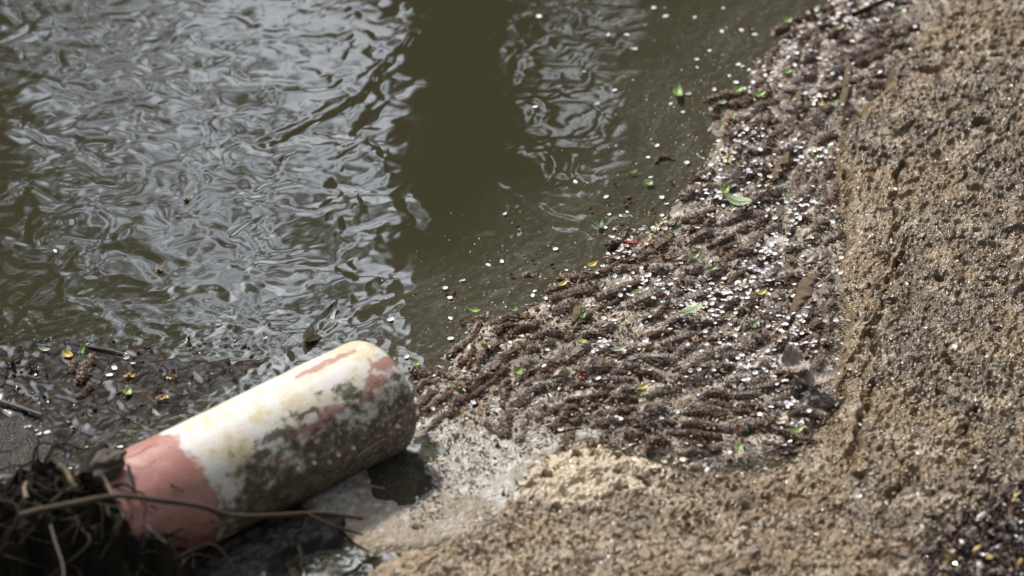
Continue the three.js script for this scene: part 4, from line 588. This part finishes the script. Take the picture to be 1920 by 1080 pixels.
// ---------------------------------------------------------------- dark mud, roots and twigs at the lower left
const CLOD = poly([[-160, 905], [0, 893], [60, 885], [110, 878], [165, 892], [205, 925], [255, 958], [300, 978], [350, 1004], [410, 1036], [465, 1085], [500, 1180], [500, 1300], [-160, 1300]], 0.08);
const RIDGE = G(0, 945, 0.11)[1];
function clodH(x, z) { const s = sdf(CLOD, x + wob(x, z, 0.03, 14, 700), z + wob(x, z, 0.03, 14, 705)); if (s < -0.04) return -0.03; const e = sm(-0.03, 0.045, s), k = fbm(x * 24, z * 24, 4, 710); return -0.02 + e * (0.03 + 0.105 * (1 - sm(RIDGE + 0.005, RIDGE + 0.105, z + 0.05 * k))) + e * (0.03 * k + 0.010 * gn(x * 70, z * 70, 714) + 0.007 * gn(x * 130, z * 120, 715)); }
{
  const g = relief(span(-0.84, -0.22, 0.0032), span(G(0, 860)[1], G(0, 1260)[1], 0.0032), (x, z) => { let c = mix3([0.012, 0.010, 0.007], [0.032, 0.025, 0.015], sm(-0.2, 0.4, fbm(x * 30, z * 30, 3, 720))); c = mix3(c, [0.014, 0.013, 0.01], sm(0, 0.4, gn(x * 90, z * 90, 721))); return [clodH(x, z), c]; }, -0.003);
  tag(mesh('mud_bank', g, mat([1, 1, 1], 0.9, { vertexColors: true, specularIntensity: 0.3 })), 'dark clod of rooty mud in the near left corner', 'mud', null, 'structure');
  // wet black litter below the post
  const WET = poly([[240, 1010], [360, 1010], [480, 985], [560, 955], [640, 960], [665, 985], [640, 1020], [590, 1050], [520, 1085], [440, 1160], [300, 1200], [230, 1100]]);
  const w = relief(span(G(200, 1200)[0], G(700, 940)[0], 0.0032), span(G(0, 930)[1], G(0, 1190)[1], 0.0032), (x, z) => { const s = sdf(WET, x + wob(x, z, 0.03, 22, 730), z + wob(x, z, 0.03, 22, 731)); if (s < -0.02) return [-0.02, [0, 0, 0]]; const h = -0.004 + 0.0175 * sm(-0.006, 0.02, s) + 0.006 * fbm(x * 60, z * 60, 3, 735) + 0.003 * gn(x * 190, z * 180, 736); return [h, mix3([0.012, 0.011, 0.009], [0.035, 0.03, 0.02], sm(-0.1, 0.5, gn(x * 70, z * 70, 737)))]; }, -0.002);
  tag(mesh('wet_litter', w, mat([1, 1, 1], 0.5, { vertexColors: true, specularIntensity: 0.6 })), 'wet black leaf litter under the near side of the painted post', 'litter', null, 'stuff');
  // dark wet mat of rotting bits on the water left of the post
  const DM = poly([[-160, 640], [-20, 628], [70, 612], [170, 616], [250, 634], [330, 650], [430, 652], [520, 645], [590, 640], [620, 655], [560, 690], [480, 722], [380, 770], [290, 815], [210, 850], [150, 880], [60, 930], [-160, 960]]);
  const dmg = relief(span(-0.9, G(640, 700)[0], 0.0026), span(G(0, 590)[1], G(0, 970)[1], 0.0030), (x, z) => {
    const s = sdf(DM, x + wob(x, z, 0.03, 20, 750), z + wob(x, z, 0.03, 20, 751)); if (s < -0.02) return [-0.02, [0, 0, 0]];
    const qx = x + 0.012 * gn(x * 30, z * 30, 757), qz = z + 0.012 * gn(x * 30 + 7, z * 30, 758), n = fbm(qx * 22, qz * 26, 2, 752), w = worley(qx * 60 + n, qz * 60, 753), k = gn(qx * 55, qz * 65, 754), m = sm(-0.01, 0.04, s) * (1 - 0.12 * sm(-0.56, -0.3, x));
    const h = -0.0035 + m * (0.0050 + 0.0022 * n + 0.0009 * k + 0.0006 * (0.5 - w[0]) + 0.00015 * gn(x * 190, z * 190, 755));
    return [h, mix3(mix3([0.012, 0.010, 0.008], [0.035, 0.027, 0.018], sm(-0.2, 0.4, k)), [0.075, 0.055, 0.035], sm(0.3, 0.55, gn(x * 130, z * 130, 756)))];
  }, -0.001);
  tag(mesh('debris_mat', dmg, mat([1, 1, 1], 0.12, { vertexColors: true })), 'dark wet glossy mat of rotting bits on the water left of the post', 'debris', null, 'stuff');
  // flat grey scum patch at the left edge
  const SC = poly([[-160, 770], [20, 772], [80, 790], [112, 820], [100, 860], [60, 890], [-160, 930]]);
  const q = relief(span(-0.9, G(140, 800)[0], 0.003), span(G(0, 740)[1], G(0, 950)[1], 0.003), (x, z) => { const s = sdf(SC, x + wob(x, z, 0.03, 20, 740), z + wob(x, z, 0.03, 20, 741)); if (s < -0.02) return [-0.02, [0, 0, 0]]; return [-0.003 + 0.006 * sm(-0.006, 0.02, s) + 0.003 * fbm(x * 50, z * 50, 4, 742), mix3([0.018, 0.015, 0.011], [0.04, 0.033, 0.024], sm(-0.2, 0.4, fbm(x * 50, z * 50, 3, 743)))]; }, -0.001);
  tag(mesh('scum_patch', q, mat([1, 1, 1], 0.45, { vertexColors: true, specularIntensity: 0.6, ...uvBump })), 'flat grey brown scum patch at the left edge below the floating catkin', 'scum', null, 'stuff');
}
const twigM = mat([0.07, 0.054, 0.037], 0.8, { specularIntensity: 0.4 }), darkTwig = mat([0.020, 0.016, 0.011], 0.9, { specularIntensity: 0.3 }), strawM = mat([0.16, 0.125, 0.075], 0.75), greyTwig = mat([0.09, 0.078, 0.06], 0.8);
const at3 = (px, py, h) => { const [x, z] = G(px, py, h); return new THREE.Vector3(x, h, z); };
function taper(P, r0, r1, seed = 1) { const c = new THREE.CatmullRomCurve3(P), S = P.length * 9, N = 9, g = new THREE.TubeGeometry(c, S, 1, N), p = g.attributes.position, q = new THREE.Vector3(), v = new THREE.Vector3(); for (let i = 0; i < p.count; i++) { const t = Math.floor(i / (N + 1)) / S; c.getPointAt(Math.min(1, t), q); const r = (r0 + (r1 - r0) * t) * (1 + 0.18 * gn(t * 14, seed, 5) + 0.08 * gn(t * 40, i % (N + 1), seed)); v.fromBufferAttribute(p, i).sub(q).multiplyScalar(r).add(q); p.setXYZ(i, v.x, v.y, v.z); } g.computeVertexNormals(); return g; }
{
  const o = base('branch'); tag(o, 'long thin bare branch lying across the front of the painted post', 'branch');
  mesh('stem', taper([at3(40, 966, 0.13), at3(80, 955, 0.15), at3(140, 944, 0.16), at3(220, 930, 0.162), at3(300, 938, 0.155), at3(380, 950, 0.135), at3(430, 966, 0.115), at3(520, 966, 0.085), at3(600, 962, 0.06), at3(680, 972, 0.035)], 0.0040, 0.0024, 2), twigM, o);
  mesh('side_twig', taper([at3(575, 964, 0.068), at3(620, 985, 0.05), at3(655, 995, 0.033), at3(682, 1003, 0.028)], 0.0024, 0.0014, 3), twigM, o);
  mesh('side_twig', taper([at3(635, 990, 0.045), at3(665, 1020, 0.03), at3(690, 1034, 0.025)], 0.0020, 0.0016, 4), darkTwig, o);
  mesh('side_twig', taper([at3(395, 956, 0.13), at3(420, 975, 0.11), at3(435, 990, 0.09)], 0.0016, 0.0009, 5), twigM, o);
  const T = [[[[192, 893], [200, 905], [210, 928]], 0.158, 0.0022, strawM, 'short straw coloured stalk against the red end of the post'], [[[240, 872], [247, 898], [256, 925]], 0.16, 0.0020, darkTwig, 'dark thorn like twig standing before the red end of the post'], [[[108, 872], [125, 885], [135, 905], [142, 915]], 0.145, 0.0042, strawM, 'pale broken stick end on top of the mud'], [[[50, 935], [46, 915], [50, 905]], 0.14, 0.003, strawM, 'small dry stub on the mud at far left'], [[[160, 895], [165, 868], [180, 850], [196, 838]], 0.145, 0.0085, darkTwig, 'dark bent root rising behind the bark chunk'], [[[95, 985], [105, 1020], [118, 1060], [120, 1100]], 0.15, 0.0016, greyTwig, 'grey stem hanging down the face of the mud'], [[[200, 945], [203, 960], [206, 968]], 0.155, 0.002, strawM, 'little yellowish curl under the branch'], [[[225, 950], [233, 970], [238, 975]], 0.15, 0.0016, strawM, 'little straw under the branch beside the yellowish curl'], [[[275, 985], [295, 1005], [312, 1018]], 0.13, 0.0018, greyTwig, 'thin stalk slanting at the foot of the red end'], [[[660, 905], [690, 910], [722, 917]], 0.012, 0.0018, mat([0.22, 0.15, 0.08], 0.6), 'short tan twig lying on the froth beside the dark gap'], [[[555, 1010], [562, 1030], [570, 1060]], 0.02, 0.003, darkTwig, 'dark stalk in the wet litter below the post'], [[[0, 752], [40, 765], [78, 778]], 0.006, 0.003, mat([0.16, 0.15, 0.13], 0.25), 'straight reed floating at the left edge of the water'], [[[150, 648], [180, 652], [212, 658], [240, 667]], 0.003, 0.0022, mat([0.13, 0.12, 0.10], 0.25), 'thin reed floating behind the ragged catkin'], [[[1396, 395], [1420, 372], [1448, 350]], 0.02, 0.0014, mat([0.06, 0.025, 0.02], 0.6), 'thin dark red stalk right of the large toothed leaf'], [[[1600, 28], [1640, 10], [1670, -4]], 0.02, 0.004, darkTwig, 'black stick at the very top of the raft'], [[[1040, 812], [1070, 806], [1090, 803]], 0.02, 0.0016, darkTwig, 'thin black stick between the raft and the yellowish froth']];
  T.forEach(([pts, h, r, m, lab], i) => tag(mesh(/reed/.test(lab) ? 'reed' : 'twig', taper(pts.map(([a, b], k) => at3(a, b, h - (h > 0.03 ? k * 0.004 : 0))), r, r * 0.75, i + 10), m), lab, /reed/.test(lab) ? 'reed' : 'twig'));
  // hair fine straw lines
  tag(mesh('grass_thread', new THREE.TubeGeometry(new THREE.CatmullRomCurve3([at3(95, 940, 0.13), at3(130, 915, 0.135), at3(178, 896, 0.135)]), 20, 0.0005, 5), strawM), 'hair thin pale thread over the mud', 'thread');
  tag(mesh('grass_thread', new THREE.TubeGeometry(new THREE.CatmullRomCurve3([at3(226, 862, 0.136), at3(255, 852, 0.142), at3(285, 836, 0.142)]), 20, 0.0005, 5), darkTwig), 'hair thin dark thread across the red end of the post', 'thread');
  // a chunk of bark
  const c = new THREE.IcosahedronGeometry(0.022, 4), p = c.attributes.position; for (let i = 0; i < p.count; i++) { const x = p.getX(i), y = p.getY(i), z = p.getZ(i), k = 1 + 0.35 * gn(x * 60 + y * 40, z * 60 - y * 30, 7) + 0.12 * gn(x * 200 + y * 90, z * 200, 8); p.setXYZ(i, x * k * 1.4, y * k * 0.7, z * k * 0.8); } c.computeVertexNormals();
  const bk = mesh('bark_chunk', c, mat([0.075, 0.062, 0.048], 0.85)); bk.position.copy(at3(196, 876, 0.14)); bk.rotation.set(0.2, 0.6, 0.25); tag(bk, 'dark grey chunk of bark propped on the rim of the post', 'bark');
  // tangle of roots hanging in the mud
  const R = rng(31), list = []; for (let i = 0; i < 130; i++) { const px = -60 + R() * 400, py = 940 + R() * 190, q = G(px, py, 0.07); if (sdf(CLOD, ...q) < -0.02) continue; const y = clodH(...q), a = R() * 6.3, l = 0.015 + R() * 0.04; const P = [new THREE.Vector3(q[0], y - 0.004, q[1]), new THREE.Vector3(q[0] + Math.cos(a) * l, y + 0.006 + R() * 0.016, q[1] + Math.sin(a) * l), new THREE.Vector3(q[0] + Math.cos(a + 0.6) * l * 2, y - 0.006 + R() * 0.012, q[1] + Math.sin(a + 0.6) * l * 2)]; list.push(taper(P, 0.0012 + R() * 0.0018, 0.0006, i)); }
  tag(mesh('root_tangle', mergeGeometries(list), darkTwig), 'tangle of fine dark roots all over the mud', 'roots', null, 'stuff');
}

// ---------------------------------------------------------------- alike things are told apart by what they lie beside
{
  const LANDMARKS = [[1380, 401, 'large toothed pale green leaf'], [1292, 606, 'half buried veined leaf'], [1270, 172, 'bright green leaf on open water'], [1216, 340, 'round green floating leaf'], [1124, 418, 'small dark green floating leaf'], [1365, 318, 'upright yellow green leaf'], [1333, 521, 'narrow dark green leaf'], [1197, 564, 'small flat green leaf'], [1092, 608, 'small standing green leaf'], [1160, 670, 'long narrow pale green leaf'], [965, 590, 'round dark green rim leaf'], [970, 712, 'curled lime green leaf'], [1205, 742, 'bright yellow leaf'], [1427, 565, 'mustard yellow leaf'], [1110, 515, 'yellow bud leaf'], [1495, 826, 'light green corner leaf'], [1385, 853, 'round lowest green leaf'], [1687, 75, 'dark green leaf beside the froth'], [1476, 43, 'light green tip leaf'], [1423, 192, 'green leaf between two catkins'], [1562, 207, 'slender green leaf near the froth'], [1525, 313, 'green leaf close to the froth'], [1508, 742, 'large dead leaf'], [1186, 468, 'red beaded catkin'], [875, 625, 'long red tipped catkin'], [783, 678, 'green leaf beside the post end'], [1492, 205, 'thick tan roll of froth'], [1515, 545, 'long tan roll of froth'], [1244, 290, 'catkin floating alone'], [153, 662, 'upright green leaf'], [238, 732, 'oval green floating leaf'], [303, 752, 'bud cluster by the post'], [760, 885, 'dark gap in the froth'], [695, 836, 'dry stem on the post'], [1411, 628, 'small green right side leaf']];
  const kinds = {}; const ORD = ['nearest', 'second nearest', 'third nearest', 'fourth nearest', 'fifth nearest', 'sixth nearest', 'seventh nearest', 'eighth nearest', 'ninth nearest', 'tenth nearest', 'eleventh nearest', 'twelfth nearest', 'thirteenth nearest', 'fourteenth nearest', 'fifteenth nearest', 'sixteenth nearest', 'seventeenth nearest', 'eighteenth nearest', 'nineteenth nearest', 'twentieth nearest'];
  const WORD = { 'dark brown catkins matted in the raft': 'dark bristly catkin', 'grey downy catkins matted in the raft': 'grey downy catkin', 'white petals scattered over the raft': 'white petal on the raft', 'white petals floating on open water': 'white petal on open water', 'bud scales scattered in the raft': 'bud scale', 'bud scales adrift beside the raft': 'drifting bud scale', 'white petals resting on the brown froth': 'white petal on brown froth', 'white petals among the floating bits on the left': 'white petal among floating bits', 'bud scales on the pale froth': 'bud scale on pale froth', 'petals stuck on the painted post': 'petal stuck on the post' };
  for (const o of scene.children) {
    const w = WORD[o.userData.group]; if (!w) continue;
    const [px, py] = toPx(o.position.x, o.position.z, o.position.y); let best = null, bd = 1e9;
    for (const L of LANDMARKS) { const d = Math.hypot(px - L[0], py - L[1]); if (d < bd) { bd = d; best = L; } }
    const dx = px - best[0], dy = py - best[1], dir = Math.abs(dx) > Math.abs(dy) ? (dx < 0 ? 'left of' : 'right of') : (dy < 0 ? 'above' : 'below');
    (kinds[w + '|' + dir + '|' + best[2]] ??= []).push([bd, o]);
  }
  for (const k in kinds) { const [w, dir, L] = k.split('|'); kinds[k].sort((a, b) => a[0] - b[0]).forEach(([, o], i) => { o.userData.label = `${w}, ${ORD[Math.min(i, ORD.length - 1)]} ${dir} the ${L}`; }); }
}

const renderer = new THREE.WebGLRenderer({ antialias: true });
renderer.shadowMap.enabled = true; renderer.toneMapping = THREE.LinearToneMapping; renderer.toneMappingExposure = 1.0;
renderer.render(scene, camera);
